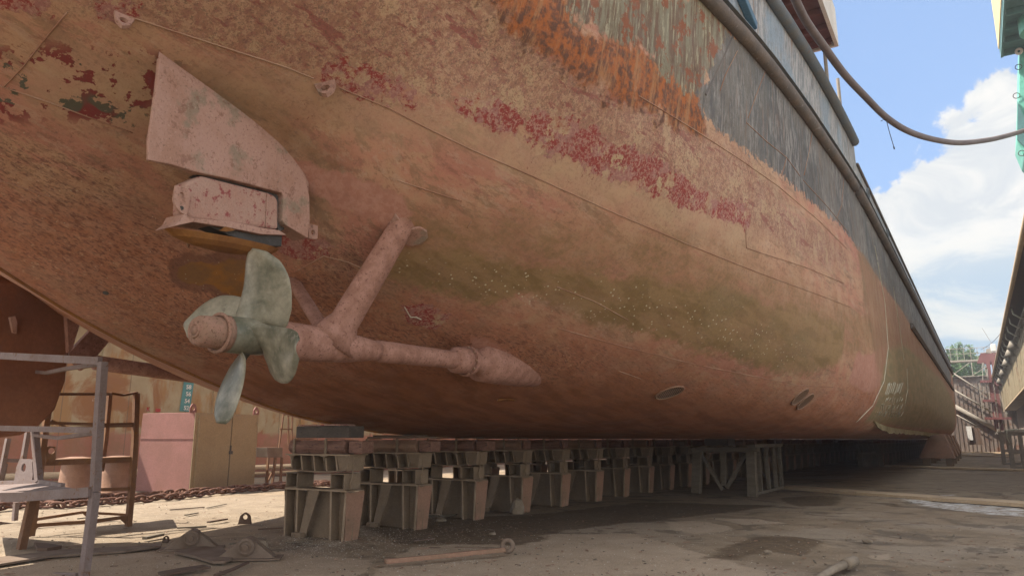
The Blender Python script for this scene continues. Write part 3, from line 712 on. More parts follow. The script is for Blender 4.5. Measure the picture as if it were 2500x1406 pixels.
# pale section lines and draught marks at the start of the midbody
q = MB()
for s_ in [[(2142,640),(2160,740),(2168,850),(2158,930),(2130,990),(2085,1035)], [(2180,700),(2196,800),(2208,890)], [(2214,900),(2216,950),(2205,1005),(2197,1018)], [(2135,600),(2142,640)]]:
    pts = []
    for (a, b) in zip(s_[:-1], s_[1:]):
        for k in range(8):
            h = hull_hit(a[0]+(b[0]-a[0])*k/8, a[1]+(b[1]-a[1])*k/8)
            if h: pts.append(h[0]+h[1]*.004)
    if len(pts) > 2: q.tube(pts, .012, 5); q.build('section_line', M['paintmark'], ship); q = MB()
q = MB(); 
for row, (v0, v1, u0, u1, n) in enumerate([(932,960,2168,2205,9),(968,980,2163,2203,8),(985,1000,2152,2203,10),(1002,1014,2140,2198,12)]):
    for k in range(n):
        u = u0+(u1-u0)*k/(n-1)+rng.uniform(-1.5,1.5); a = hull_hit(u, v0+rng.uniform(0,5)); b = hull_hit(u-(v1-v0)*.30, v1+rng.uniform(-4,4))
        if a and b: q.bar(a[0]+a[1]*.012, b[0]+b[1]*.012, .035, .014, a[1])
q.build('draught_marks', M['paintmark'], ship)

# torn bilge plate forward
q = MB(); top_, bot = [], []
ys_ = np.arange(24.0, 84, .7); rr = random.Random(4)
for y in ys_:
    p = hull_side(y, 2.0+.12*math.exp(-(y-24)/3)); r_ = min(1, (y-24)/2.5)
    top_.append(p+Vector((.01,0,0))); bot.append(p+Vector((-.05+.08*rr.random(), 0, (-.13-.09*rr.random())*r_-.02)))
for i in range(len(ys_)-1):
    q.hexa([top_[i],top_[i]+Vector((.03,0,0)),bot[i]+Vector((.03,0,0)),bot[i]], [top_[i+1],top_[i+1]+Vector((.03,0,0)),bot[i+1]+Vector((.03,0,0)),bot[i+1]])
q.build('bilge_plate', M['lip'], ship)['label'] = 'torn pale bilge plate edge'

# lifting eyes welded to the shell
def hull_eye(u, v, s=.12, roll=.4, th=.03):
    h = hull_hit(u, v)
    if not h: return
    p, n = h[0], h[1]; tng = n.cross(Vector((0,0,1))).normalized(); e = (tng*math.cos(roll)+Vector((0,0,1))*math.sin(roll)).normalized()
    e = (e-n*e.dot(n)).normalized(); nr = e.cross(n)
    out = [p-e*s*.9-n*.02, p+e*s*.9-n*.02, p+e*s*.55+n*s*1.2, p+n*s*1.7, p-e*s*.55+n*s*1.2]
    q = MB(); q.plate_hole(out, p+n*s*.85, s*.36, th, nr, 18); q.build('lifting_eye', M['primer'], ship)
hull_eye(795,205,.13,2.4,.05); hull_eye(303,40,.10,.5,.035)
# sea chest gratings
for (u,v,ru,rv,sk) in [(1635,958,36,11,-.35),(1953,968,24,10,-.62),(1966,980,24,8,-.62)]:
    a = hull_hit(u,v)
    if not a: continue
    e1 = hull_hit(u+ru*math.cos(sk), v+ru*math.sin(sk)); e2 = hull_hit(u-rv*math.sin(sk)*.6, v+rv)
    ax1 = e1[0]-a[0]; ax2 = e2[0]-a[0]; ax2 = ax2-ax1*(ax2.dot(ax1)/ax1.length_squared); n = a[1]
    ax2 = ax2.normalized()*min(ax2.length, ax1.length*.8)
    rim = MB(); N_ = 28; c0 = a[0]+n*.004
    outer = [c0+ax1*math.cos(2*math.pi*k/N_)+ax2*math.sin(2*math.pi*k/N_) for k in range(N_)]
    rim.tube(outer+[outer[0]], .018, 6, False); g_ = rim.build('sea_chest', M['blockpink'], ship, smooth=True)
    q = MB(); q.hexa([p+n*.002 for p in outer], [p-n*.01 for p in outer]); q.build('recess', M['darkgap'], g_)
    q = MB()
    for k in range(-7,8):
        s_ = k/8; h_ = math.sqrt(1-s_*s_)*.95
        q.bar(c0+ax1*s_-ax2*h_, c0+ax1*s_+ax2*h_, .016, .012, n)
    q.build('grating', M['blockpink'], g_)

# ------------------------------------------------------------------ shaft, strut, propeller
SX = -6.0
hub = at(600,820,Y=4.72); sh_end = Vector((-6.0, 8.75, 2.68)); sdir = (sh_end-Vector((-6,4.72,2.59))).normalized()
HUB = Vector((-6.0,4.72,2.59))
P = lambda y: HUB+sdir*((y-4.72)/sdir.y)
def lerp_tube(ys, rs, n=28): 
    q = MB(); q.tube([P(y) for y in ys], rs, n); return q
sh = lerp_tube([6.6,6.9,7.4,8.2,8.55,8.75],[.13,.13,.125,.12,.12,.12]); sh.build('shaft', M['shaftpaint'], ship, smooth=True)
bs = lerp_tube([4.98,5.0,5.06,5.6,6.1,6.45,6.7],[.16,.19,.20,.195,.17,.13,.10]); 
strut = bs.build('shaft_bracket', M['shaftpaint'], ship, smooth=True)
def blade_strut(a, b, w0, w1, th, parent, name='strut_arm'):
    """streamlined arm from a to b, chord along Y"""
    q = MB(); N_ = 14; vs = []; K = 12
    for i in range(K+1):
        s = i/K; c = a.lerp(b, s); wd = w0+(w1-w0)*min(1,s*1.0); 
        fl = 1+1.6*max(0, .16-s)/.16*.5+1.3*max(0, s-.88)/.12*.35
        d = (b-a).normalized(); ch = Vector((0,1,0)); ch = (ch-d*ch.dot(d)).normalized(); nr = d.cross(ch)
        vs += [c+ch*(wd*fl*math.cos(2*math.pi*k/N_))+nr*(th*fl*math.sin(2*math.pi*k/N_)) for k in range(N_)]
    q.add(vs, [(i*N_+k,i*N_+(k+1)%N_,(i+1)*N_+(k+1)%N_,(i+1)*N_+k) for i in range(K) for k in range(N_)]+[tuple(range(N_)), tuple(range(K*N_,K*N_+N_))])
    return q.build(name, M['shaftpaint'], parent, smooth=True)
sa = P(5.85); so = at(985,545,Y=6.35)
so2 = so+(so-sa).normalized()*.25
blade_strut(sa, so2, .22, .155, .115, strut)
si = Vector((-7.25, 6.2, 3.75)); blade_strut(P(5.9), si, .13, .10, .06, strut)
# pads where the strut meets the shell
h = hull_hit(1020,575)
q = MB(); q.hexa([p[0]+p[1]*.03 for p in (hull_hit(*c) for c in [(950,545),(965,520),(985,545),(1005,555),(1025,552),(1042,562),(1044,578),(1030,592),(1005,598),(975,590)])],
                 [p[0]-p[1]*.03 for p in (hull_hit(*c) for c in [(950,545),(965,520),(985,545),(1005,555),(1025,552),(1042,562),(1044,578),(1030,592),(1005,598),(975,590)])])
q.build('strut_pad', M['primer'], strut, bevel=.012)
# stern tube boss and fairing
q = lerp_tube([8.15,8.2,8.42,8.45,8.70,8.72,8.76,8.80,9.2,10.0,11.2],[.13,.18,.19,.145,.15,.20,.205,.27,.29,.30,.26]); 
bo = q.build('stern_tube', M['shaftpaint'], ship, smooth=True)
for k in range(10):
    q = MB(); A = 2*math.pi*k/10; o_ = Vector((math.cos(A),0,math.sin(A)))*.19; q.tube([P(8.40)+o_, P(8.47)+o_], .018, 6); q.build('bolt', M['blockpink'], bo)
q = MB(); q.tube([P(8.44)-Vector((0,.0,0)), P(8.50)], .215, 20); q.build('flange', M['shaftpaint'], bo, smooth=False)
# propeller
prop = thing('tmp', '', '', tuple(HUB)); prop.name = 'propeller'; WL['propeller'] = HUB
prop.parent = ship; prop.location = HUB-WL[ship.name]; 
q = lerp_tube([4.42,4.45,4.6,4.75,4.9,4.97],[.15,.17,.18,.18,.175,.165]); q.build('hub', M['bronze'], prop, smooth=True)
q = lerp_tube([4.16,4.17,4.20,4.25,4.33,4.40,4.42,4.48],[.09,.125,.142,.148,.150,.150,.172,.18], 24); q.build('hub_cap', M['hubrust'], prop, smooth=True)
q = MB(); q.tube([P(4.145), P(4.17)], .045, 12); q.ring(P(4.158), sdir, .06, .016, 16, 6); q.build('cap_nut', M['hubrust'], prop, smooth=True); q = MB(); q.ring(P(4.405), sdir, .178, .02, 24, 6); q.build('cap_ring', M['hubrust'], prop, smooth=True)
R_ = .855
def blade(ang):
    NR, NC = 20, 14; top = []; bot = []
    for i in range(NR+1):
        s = i/NR; r = .14+(R_-.14)*s
        beta = math.atan2(.95/(2*math.pi), r)+.06
        xr = float(np.interp(s, [0,.12,.3,.5,.68,.8,.88,.94,.98,1], [.30,.38,.46,.51,.51,.49,.45,.39,.31,.22]))
        xl = float(np.interp(s, [0,.2,.5,.8,.93,.98,1], [-.16,-.13,-.09,-.06,-.03,.0,.04]))
        rake = -.14*s*s
        for j in range(NC+1):
            f = j/NC; x = xl+(xr-xl)*f
            a = ang-(x*math.cos(beta))/max(r,.24)
            rho = Vector((math.cos(a),0,math.sin(a)))
            thk = (.032*(1-s)+.007)*max(.10, 1-(2*f-1)**2)
            cup = .055*((2*f-1)**2)*(.3+.7*s)
            pos = HUB+rho*r+Vector((0,1,0))*(x*math.sin(beta)+rake+cup)
            nrm = (Vector((0,1,0))*math.cos(beta)+Vector((-math.sin(a),0,math.cos(a)))*math.sin(beta)).normalized()
            top.append(pos+nrm*thk); bot.append(pos-nrm*thk)
    q = MB(); W = NC+1; n = len(top); fs = []
    for i in range(NR):
        for j in range(NC):
            a, b, c, d = i*W+j, i*W+j+1, (i+1)*W+j+1, (i+1)*W+j; fs += [(a,b,c,d), (n+d,n+c,n+b,n+a)]
        fs += [(i*W,(i+1)*W,n+(i+1)*W,n+i*W), (i*W+NC,n+i*W+NC,n+(i+1)*W+NC,(i+1)*W+NC)]
    for j in range(NC): fs += [(NR*W+j,NR*W+j+1,n+NR*W+j+1,n+NR*W+j),(j+1,j,n+j,n+j+1)]
    q.add(top+bot, fs); return q.build('blade', M['bronze'], prop, smooth=True)
for k in range(4): blade(math.radians(86+90*k))

# ------------------------------------------------------------------ rudder horn above the propeller
HXp = -6.0
def on(u, v, x=HXp): return at(u, v, X=x)
fin = [(390,140),(382,210),(370,290),(362,340),(362,391),(420,402),(482,421),(560,437),(688,471),(692,478),(690,538),(696,548),(752,582),(757,540),(756,480),(745,430),(715,395),(680,355),(600,290),(500,215),(430,165)]
q = MB(); o_ = [on(u,v) for u,v in fin]
def bulge(P_): return P_
q.hexa(o_, [p+Vector((-.035-.20*min(1,max(0,(u-370)/330)),0,0)) for p,(u,v) in zip(o_,fin)]); horn = q.build('rudder_horn', M['primer'], ship, bevel=.01)
# make the fin thin at its trailing edge (left) by tapering the back face
# root fairing that runs into the shell above the fin
root = [(390,140),(430,165),(500,215),(600,290),(680,355),(715,395),(745,430),(756,480)]
q = MB(); f_, b_ = [], []
for u, v in root:
    p = on(u, v); h = hull_hit(u+6, v-10)
    f_.append(p+Vector((-.02,0,-.015))); b_.append(p+Vector((-.22,0,-.015)))
up_f = [p+Vector((-.10,.05,.9)) for p in f_]; up_b = [p+Vector((-.12,.05,.9)) for p in b_]
n = len(f_)
q.add(f_+up_f+b_+up_b, [(i,i+1,n+i+1,n+i) for i in range(n-1)]+[(2*n+i+1,2*n+i,3*n+i,3*n+i+1) for i in range(n-1)])
q.build('horn_root', M['primer'], horn)
q = MB(); q.tube([on(674,375)+Vector((.0,0,0)), on(668,455)+Vector((.0,0,0))], .007, 5); q.tube([on(680,370), on(676,455)], .007, 5); q.build('weld_bead', M['primer'], horn)
# heel box in the notch
bx = [(455,445),(492,428),(560,446),(640,466),(655,470),(672,478),(680,490),(680,560),(560,548),(470,535),(450,520)]
q = MB(); q.prism([on(u,v,-6.03) for u,v in bx], (-.20,0,0)); box = q.build('rudder_heel', M['primer_red'], ship, bevel=.03)
q = MB(); q.prism([on(u,v,-6.08) for u,v in [(478,428),(498,418),(685,466),(694,470),(694,560),(680,565),(660,480)]], (-.12,0,0)); q.build('shadow_gap', M['darkgap'], box)
q = MB(); q.prism([on(u,v,-5.99) for u,v in [(470,533),(560,540),(640,556),(682,562),(700,574),(640,572),(560,556),(472,542),(422,553),(440,540),(450,520)]], (-.28,0,0)); q.build('flange', M['primer'], box, bevel=.006)
q = MB(); q.tube([on(652,472,-6.02), on(650,555,-6.02)], .006, 5); q.build('weld_bead', M['primer'], box)
# lower dark collar and the ochre bowl under it
q = MB(); q.prism([on(u,v,-6.05) for u,v in [(480,538),(560,548),(690,572),(688,602),(640,600),(560,575)]], (-.18,0,0)); q.build('collar', M['darkgap'], box, bevel=.01)
q = MB(); vs = []; NB = 24; cen_ = on(575,585,-6.12); a1 = (on(703,607,-6.0)-on(425,552,-6.0))/2; c1 = (on(703,607,-6.0)+on(425,552,-6.0))/2+Vector((-.14,0,0))
rings = [(1.0,0),(.86,-.07),(.62,-.12),(.3,-.15),(.02,-.16)]
for s_, dz in rings:
    vs += [c1+a1*(s_*math.cos(2*math.pi*k/NB))+Vector((.17,0,0))*(s_*math.sin(2*math.pi*k/NB))+Vector((0,0,dz*.8)) for k in range(NB)]
q.add(vs, [(i*NB+k,i*NB+(k+1)%NB,(i+1)*NB+(k+1)%NB,(i+1)*NB+k) for i in range(4) for k in range(NB)]+[tuple(range(NB))])
q.build('lower_cap', M['ochre'], box, smooth=False, bevel=.004)
q = MB(); q.prism([on(u,v,-5.99) for u,v in [(535,563),(550,553),(568,558),(575,562),(552,566)]], (-.01,.0,0)); q.build('torn_flap', M['ochre'], box)
# lugs
q = MB(); q.plate_hole([on(u,v,-6.0) for u,v in [(428,453),(456,462),(462,466),(456,528),(432,515),(422,490)]], on(441,477,-6.0), .026, .03, (1,0,0), 20); q.build('lug', M['primer'], box)
q = MB(); q.tube([on(443,508,-5.98), on(443,508,-6.05)], .02, 12); q.build('lug_hole', M['darkgap'], box)
q = MB(); q.plate_hole([on(u,v,-6.12) for u,v in [(752,546),(774,552),(773,585),(752,583)]], on(762,568,-6.12), .03, .03, (1,0,0), 20); q.build('lug', M['primer'], horn)
# small ring and scuttle hole on the lower shell
h = hull_hit(462,577); q = MB(); q.ring(h[0]+h[1]*.05, h[1].cross(Vector((0,0,1))), .09, .012, 18, 6); q.build('ring', M['blockpink'], ship, smooth=True)
h = hull_hit(258,715); q = MB(); q.tube([h[0]-h[1]*.02, h[0]+h[1]*.004], .036, 16); q.build('drain_hole', M['darkgap'], ship)
# knife edge bar of the keel
q = MB(); q.tube([Vector((keel_x(y), y, float(np.interp(y, YQ, HZ[:,0]))-.005)) for y in np.arange(-4, 11, .25)], .022, 6); q.build('keel_bar', M['ochre'], ship, smooth=True)
# pale cord stuck to the shell and torn scrap
h1 = [hull_hit(*c) for c in [(988,748),(996,762),(1002,772),(1016,772),(1028,778)]]
q = MB(); q.tube([p[0]+p[1]*.015 for p in h1], .008, 5); q.build('cord_end', M['paintmark'], ship)
h = hull_hit(1235,972); q = MB(); e = Vector((.5,.8,0)).normalized()
q.bar(h[0]-e*.14+h[1]*.02, h[0]+e*.16+h[1]*.03, .05, .012, h[1]); q.bar(h[0]-e*.16+h[1]*.05, h[0]+e*.02+h[1]*.02, .03, .012, h[1]); q.build('scrap_bracket', M['ochre'], ship)

# port side gear seen under the keel line
PX = -12.9
pr = [(-60,684),(0,686),(60,690),(118,712),(150,738),(165,780),(168,860),(160,930),(135,1000),(95,1040),(50,1062),(0,1068),(-60,1060)]
q = MB(); q.prism([at(u,v,X=PX) for u,v in pr], (-.22,0,0)); q.build('rudder', M['portred'] if 'portred' in M else M['shaftpaint'], ship, bevel=.03)
q = MB(); q.prism([at(u,v,X=PX-.3) for u,v in [(-80,560),(95,640),(72,692),(30,690),(-80,700)]], (-.3,0,0)); q.build('rudder_trunk', M['portred'], ship, bevel=.02)
q = MB(); q.prism([at(u,v,X=PX+.02) for u,v in [(20,775),(33,772),(38,790),(36,815),(28,812)]], (.06,0,0)); q.build('rudder_lug', M['primer'], ship)
a, b = at(232,885,X=PX), at(540,928,X=PX); q = MB(); q.tube([a,b], .13, 14); pb = q.build('shaft', M['shaftpaint'], ship, smooth=True)
q = MB(); q.prism([at(u,v,X=PX+.3) for u,v in [(160,735),(205,762),(178,850),(168,862)]], (-.1,0,0)); q.build('strut_arm', M['shaftpaint'], ship, bevel=.01)
q = MB(); q.prism([at(u,v,X=PX) for u,v in [(250,775),(300,795),(235,872),(200,905),(168,870),(172,858)]], (-.1,0,0)); q.build('strut_arm', M['shaftpaint'], ship, bevel=.01)

# deck house wing and stanchions above
q = MB(); A = at(1950,-40,X=-2.6); 
x0 = -3.6
q.box(-4.6,-2.35, 14.0, 21.5, 12.9, 13.0); wing = q.build('bridge_wing', M['decking'], ship)
q = MB()
for k in range(9): y = 14.2+k*.88; q.box(-4.55,-2.40, y, y+.06, 12.72, 12.898)
q.box(-3.4,-3.3,14.02,21.4,12.74,12.9); q.build('rib', M['decking'], wing)
q = MB(); q.box(-2.348,-2.25, 14.0, 21.6, 12.75, 13.95); q.box(-4.6,-2.35,21.502,21.6,12.75,13.95); q.build('wing_bulwark', M['whitepaint'], wing)
q = MB(); q.box(-9,-4.6,12,20,7.95,13.0); q.build('deck_house', M['whitepaint'], ship)
for y in (21.3, 23.8): q = MB(); q.tube([(-2.6,y,8.7),(-2.6,y,12.8)], .05, 8); q.build('stanchion', M['steelgrey'], ship)
for y in (22.2,): q = MB(); q.prism([(-2.5,y,8.8),(-2.5,y+2.6,8.8),(-2.5,y+.9,10.2),(-2.5,y,10.6)], (-.05,0,0)); q.build('gusset_plate', M['bluepipe'], ship)
# far bulwark bits: red davit and hatch edges
for (y,h_,m_) in [(38,.9,'redmast'),(40,1.0,'fenderblue'),(47,.6,'fender'),(58,.6,'fenderblue'),(70,.6,'fender')]:
    q = MB(); q.box(-2.5,-2.25,y,y+1.6,8.7,8.7+h_); q.build('deck_fitting', M[m_], ship, bevel=.03)

# ================================================================== DOCK WALLS
WX = -27.0
lw = thing('dock_side_wall', 'long cream dock wall with ochre rust stains and a red band low down, left of the ship', 'wall', (WX,9,0))
q = MB(); q.box(-29.5, WX, 9, 120, -.1, 6.0); q.build('wall_face', M['wall'], lw)
q = MB(); q.box(-29.6, WX+.9, 9, 120, 6.003, 6.14); q.build('walkway', M['steelgrey'], lw)
q = MB(); q.tube([(WX+.9,9,6.2),(WX+.9,60,6.2),(WX+.9,120,6.2)], .09, 8); q.tube([(WX+.6,9,6.45),(WX+.6,120,6.45)], .05, 8); q.build('handrail', M['bollard'], lw)
q = MB()
for z in (6.6, 7.1): q.tube([(WX-.4,9,z),(WX-.4,120,z)], .03, 6)
for y in np.arange(9.5,60,2.4): q.bar((WX-.4,y,6.1),(WX-.4,y,7.12),.05,.05)
q.build('railing', M['steelgrey'], lw)
q = MB(); q.tube([(WX+.45,9,.42),(WX+.45,120,.42)], .11, 10); q.tube([(WX+.35,9,.16),(WX+.35,120,.16)], .07, 8); q.build('pipe', M['sill'], lw, smooth=True)
q = MB()
for y in np.arange(10.2, 60, 4.8): q.box(WX+.003, WX+.10, y, y+.12, 0.1, 5.9)
q.build('stiffener', M['wall'], lw)
# painted gauge on the wall
P0 = at(461,925,X=WX+.02); P1 = at(449,1002,X=WX+.02)
gb = thing('water_gauge', 'teal water gauge board with pale numerals 60 to 52 on the cream wall', 'gauge', (WX+.02,P0.y,P1.z))
yy = (P0.y+P1.y)/2; 
q = MB(); q.hexa([at(438,1003,X=WX+.03),at(463,1005,X=WX+.03),at(478,905,X=WX+.03),at(453,905,X=WX+.03)], [at(438,1003,X=WX+.004),at(463,1005,X=WX+.004),at(478,905,X=WX+.004),at(453,905,X=WX+.004)])
q.build('gauge_board', M['teal'], gb)
def text(body, loc, size, mat, parent, rot=(math.radians(90),0,math.radians(90)), name='numeral', ext=.006):
    cu = bpy.data.curves.new('txt','FONT'); cu.body = body; cu.size = size; cu.extrude = ext; cu.align_x = 'CENTER'; cu.align_y = 'CENTER'; cu.offset = size*.018
    o_ = bpy.data.objects.new('txt', cu); col.objects.link(o_)
    dg = bpy.context.evaluated_depsgraph_get(); me_ = bpy.data.meshes.new_from_object(o_.evaluated_get(dg))
    bpy.data.objects.remove(o_); me_.materials.clear(); me_.materials.append(mat)
    R_m = Matrix.LocRotScale(Vector(loc)-WL.get(parent.name, Vector((0,0,0))) if parent else Vector(loc), __import__('mathutils').Euler(rot), None)
    me_.transform(R_m); n_ = bpy.data.objects.new(name, me_); col.objects.link(n_); n_.parent = parent; return n_
for s_, u, v in [('60',465,928),('58',461,945),('56',460,962),('54',457,979),('52',455,996)]:
    p = at(u, v, X=WX+.045); text(s_, p, .235, M['numwhite'], gb)
wr = thing('wall_lettering', 'small red painted letter and square on the wall above the pink locker', 'lettering', tuple(at(362,998,X=WX+.02)))
text('K', at(362,999,X=WX+.02), .22, M['redwrite'], wr, name='letter'); q = MB(); p = at(386,1001,X=WX+.02); q.box(p.x-.01,p.x+.01,p.y-.1,p.y+.1,p.z-.06,p.z+.06); q.build('square', M['redwrite'], wr)
# wall fittings behind: ladder, pipes
lad = thing('wall_ladder', 'narrow rusty ladder frame standing against the wall right of the beige locker', 'ladder', tuple(at(690,1130,X=-22)))
q = MB()
for (a,b) in [((692,1012),(680,1100)),((714,1012),(712,1080)),((692,1012),(714,1012)),((683,1047),(713,1047)),((704,985),(704,1085))]: q.bar(at(*a,X=-22),at(*b,X=-22),.05,.05)
q.build('frame', M['rackrust'], lad)
for (u0,u1,v0,v1) in [(655,690,1092,1122)]:
    tb = thing('work_trestle', 'small rusty work table standing at the wall beyond the beige locker', 'table', tuple(at(668,1195,Z=0)))
    X_ = -21.0
    q = MB(); q.prism([at(u,v,X=X_) for u,v in [(652,1092),(690,1092),(690,1116),(654,1116)]], (-.6,0,0)); q.build('table_box', M['debris'], tb, bevel=.01)
    for (a,b) in [((655,1116),(650,1180)),((672,1116),(664,1190)),((688,1116),(684,1185))]: q = MB(); q.bar(at(*a,X=X_),at(*b,X=X_),.08,.06); q.build('leg', M['rackrust'], tb)
    q = MB(); q.bar(at(672,1135,X=X_),at(652,1180,X=X_),.05,.05); q.build('brace', M['rackrust'], tb)

# right wing wall (seen far away on the right)
rw = thing('dock_wing_wall', 'tall streaked wing wall of the dock at the right edge with an overhanging walkway', 'wall', (3,24,0))
q = MB(); q.box(3.0, 6.5, 24, 128, 5.1, 8.6); q.build('upper_plating', M['wing'], rw)
q = MB(); q.box(4.3, 6.4, 24, 128, -.1, 5.097); q.build('lower_plating', M['gate'], rw)
q = MB(); q.box(2.98, 3.05, 24, 128, 5.0, 5.099); q.build('edge_beam', M['sill'], rw)
q = MB(); q.box(2.2, 6.5, 24, 128, 8.95, 9.05); q.box(3.1,6.4,24,128,8.603,8.947); q.build('walkway', M['debris_dark'], rw)
q = MB(); q.tube([(2.15,24,8.9),(2.15,70,8.9),(2.15,128,8.9)], .10, 10); q.build('edge_pipe', M['sill'], rw, smooth=True)
q = MB(); q.tube([(2.8,24,8.35),(2.8,128,8.35)], .08, 8); q.build('service_pipe', M['steelgrey'], rw, smooth=True)
q = MB()
for y in np.arange(26, 128, 1.6): q.box(2.955, 2.997, y, y+.08, 5.11, 8.55)
q.build('stiffener', M['wing'], rw)
rr = random.Random(5)
for y in np.arange(50,126,4.2):
    q = MB(); q.tube([(2.35,y,8.93),(2.4,y,8.55),(2.7,y,8.3),(2.98,y+.1,8.2)], .045, 6); q.build('pipe_bracket', M['paintmark'], rw, smooth=True)
for i, y in enumerate([60.5, 66, 74, 85, 97, 110]):
    q = MB(); q.tube([(2.6,y,8.2),(2.6,y,8.05),(2.6,y,7.65)], [.10,.17,.36], 14); q.build('lamp_hood', M['steelgrey'], rw, smooth=True)
for i, y in enumerate([78, 112]):
    fl = thing('floodlight', ['pale boxed floodlight with a thin aerial on the walkway edge of the right wing wall','pale boxed floodlight lower down at the far end of the right wing wall'][i], 'floodlight', (2.0,y,9.05))
    q = MB(); q.box(1.75,2.15,y,y+.5,9.25,9.9); q.build('lamp_box', M['whitepaint'], fl, bevel=.04)
    q = MB(); q.bar((1.95,y+.25,9.0),(1.95,y+.25,9.3),.08,.08); q.bar((1.9,y+.2,9.9),(1.3,y+.2,11.4),.03,.03); q.build('bracket', M['steelgrey'], fl)
# gate / end wall
gy = 112.0
gt = thing('dock_end_gate', 'rusty streaked end wall closing the far end of the dock with slanting pipes', 'gate', (0,gy,0))
q = MB(); q.box(-29.5, 8, gy, gy+2.5, -.1, 9.4); q.build('plating', M['gate'], gt)
q = MB()
for x in np.arange(-4, 8, .45): q.box(x, x+.06, gy-.07, gy-.003, 0, 9.38)
q.build('rib', M['gate'], gt)
for (a,b,r_) in [((2318,905),(2432,978),.09),((2318,945),(2425,1008),.11),((2325,988),(2436,1050),.26),((2335,1012),(2400,1048),.07)]:
    q = MB(); q.tube([at(*a,Y=gy-.5),at(*b,Y=gy-.5)], r_, 10); q.build('pipe', M['steelgrey'], gt, smooth=True)
q = MB(); q.box(-12,6,gy-.3,gy+1.2,9.45,9.6); q.box(-12,3.0,gy-.6,gy+.9,11.4,11.6); q.build('walkway', M['steelgrey'], gt)
q = MB()
for x in np.arange(-8,3.4,.75): q.bar((x,gy-.5,11.6),(x,gy-.5,13.1),.06,.06)
q.tube([(-8,gy-.5,13.1),(3.2,gy-.5,13.1)],.035,6); q.tube([(-8,gy-.5,12.4),(3.2,gy-.5,12.4)],.03,6)
for (x0,x1) in [(-2.2,.2),(.2,2.8)]: q.bar((x0,gy-.5,9.6),(x1,gy-.5,11.4),.08,.08)
for x in (-2.2,.2,2.8): q.bar((x,gy-.5,9.6),(x,gy-.5,11.4),.10,.10)
q.build('railing', M['steelgrey'], gt)
q = MB(); q.hexa([at(u,v,Y=gy-4) for u,v in [(2358,1040),(2371,1040),(2376,1074),(2364,1074)]],[at(u,v,Y=gy-3.9) for u,v in [(2358,1040),(2371,1040),(2376,1074),(2364,1074)]])
shd = thing('site_hut', 'small dark hut with a pale panel standing at the foot of the end gate', 'hut', tuple(at(2375,1085,Y=gy-4)))
q.build('pale_panel', M['whitepaint'], shd); q = MB(); q.prism([at(u,v,Y=gy-3.85) for u,v in [(2370,1042),(2392,1044),(2400,1085),(2366,1085)]],(0,1.5,0)); q.build('hut_body', M['debris_dark'], shd)
# red mast with landings
rm_ = thing('red_mast_crane', 'tall dark red double mast with landings standing before the end gate', 'crane', tuple(at(2440,1060,Y=gy-6)))
my = gy-6
for (a,b,r_) in [((2411,878),(2434,1050),.40),((2424,880),(2447,1050),.34)]:
    q = MB(); q.bar(at(*a,Y=my),at(*b,Y=my),r_,r_); q.build('mast', M['redmast'], rm_)
q = MB(); q.prism([at(u,v,Y=my) for u,v in [(2394,862),(2432,860),(2432,885),(2420,888),(2385,886)]],(0,1.2,0)); q.build('mast_head', M['redmast'], rm_)
q = MB(); q.prism([at(u,v,Y=my) for u,v in [(2408,852),(2420,848),(2422,862),(2406,864)]],(0,.9,0)); q.build('sheave_box', M['steelgrey'], rm_)
for (u0,u1,v) in [(2393,2422,931),(2399,2429,978),(2432,2462,939),(2404,2470,1021)]:
    q = MB(); q.bar(at(u0,v,Y=my-.4),at(u1,v,Y=my-.4),.5,.28); q.build('landing', M['redmast'], rm_)
q = MB()
for (a,b) in [((2398,886),(2402,1000)),((2410,900),(2418,1000)),((2390,935),(2400,1020)),((2425,985),(2436,1060)),((2440,960),(2470,1060)),((2400,885),(2415,935)),((2450,930),(2462,1060)),((2430,1060),(2465,1000))]: q.bar(at(*a,Y=my-.2),at(*b,Y=my-.2),.09,.09)
q.build('ladder_frame', M['steelgrey'], rm_)
# trees behind the gate
def tree(u, vtop, Y, name, label, seed, wd=2.4, n=1500):
    rr = random.Random(seed); top = at(u, vtop, Y=Y); base = Vector((top.x, Y, 0)); Hh = top.z
    tr_ = thing(name, label, 'tree', tuple(base), 'trees beyond the end gate')
    q = MB(); q.tube([base, base+Vector((.1,0,Hh*.5)), base+Vector((0,0,Hh*.95))], [.22,.14,.03], 8)
    limbs = []
    for k in range(11):
        z = Hh*(.4+.05*k); A = rr.uniform(0,6.28); L = wd*(1.1-.07*k)*rr.uniform(.6,1); e = base+Vector((math.cos(A)*L, math.sin(A)*L, z+L*.9)); limbs.append((base+Vector((0,0,z)), e)); q.tube([limbs[-1][0], e], [.07,.02], 5)
    q.build('trunk', M['bark'], tr_)
    q = MB()
    for k in range(n):
        if rr.random() < .75: a, b = rr.choice(limbs); c = a.lerp(b, rr.uniform(.45,1.1))+Vector([rr.gauss(0,.42) for _ in range(3)])
        else: c = base+Vector((rr.gauss(0,.25), rr.gauss(0,.25), Hh*rr.uniform(.6,1)))
        a = Vector([rr.gauss(0,1) for _ in range(3)]).normalized(); b = a.orthogonal().normalized(); s = rr.uniform(.13,.27)
        q.add([c-a*s, c+b*s*.5, c+a*s, c-b*s*.5], [(0,1,2,3)])
    q.build('crown', M['leaf'], tr_)
for i,(u,v,Y,wd) in enumerate([(2322,845,128,2.0),(2342,836,131,2.2),(2366,842,129,1.7),(2385,868,133,1.6),(2352,858,138,2.4),(2403,905,136,1.8),(2330,862,140,2.4)]):
    tree(u, v, Y, 'leafy_tree', ['leafy green tree nearest the ship bow above the end gate','tallest green tree above the end gate','green tree with a pointed top just left of the red mast','small green tree close beside the red mast head','broad green tree behind the tallest one above the gate','low green tree seen between the red mast and the gate walkway','broad green tree filling the gap right behind the ship bow'][i], i+3, wd)

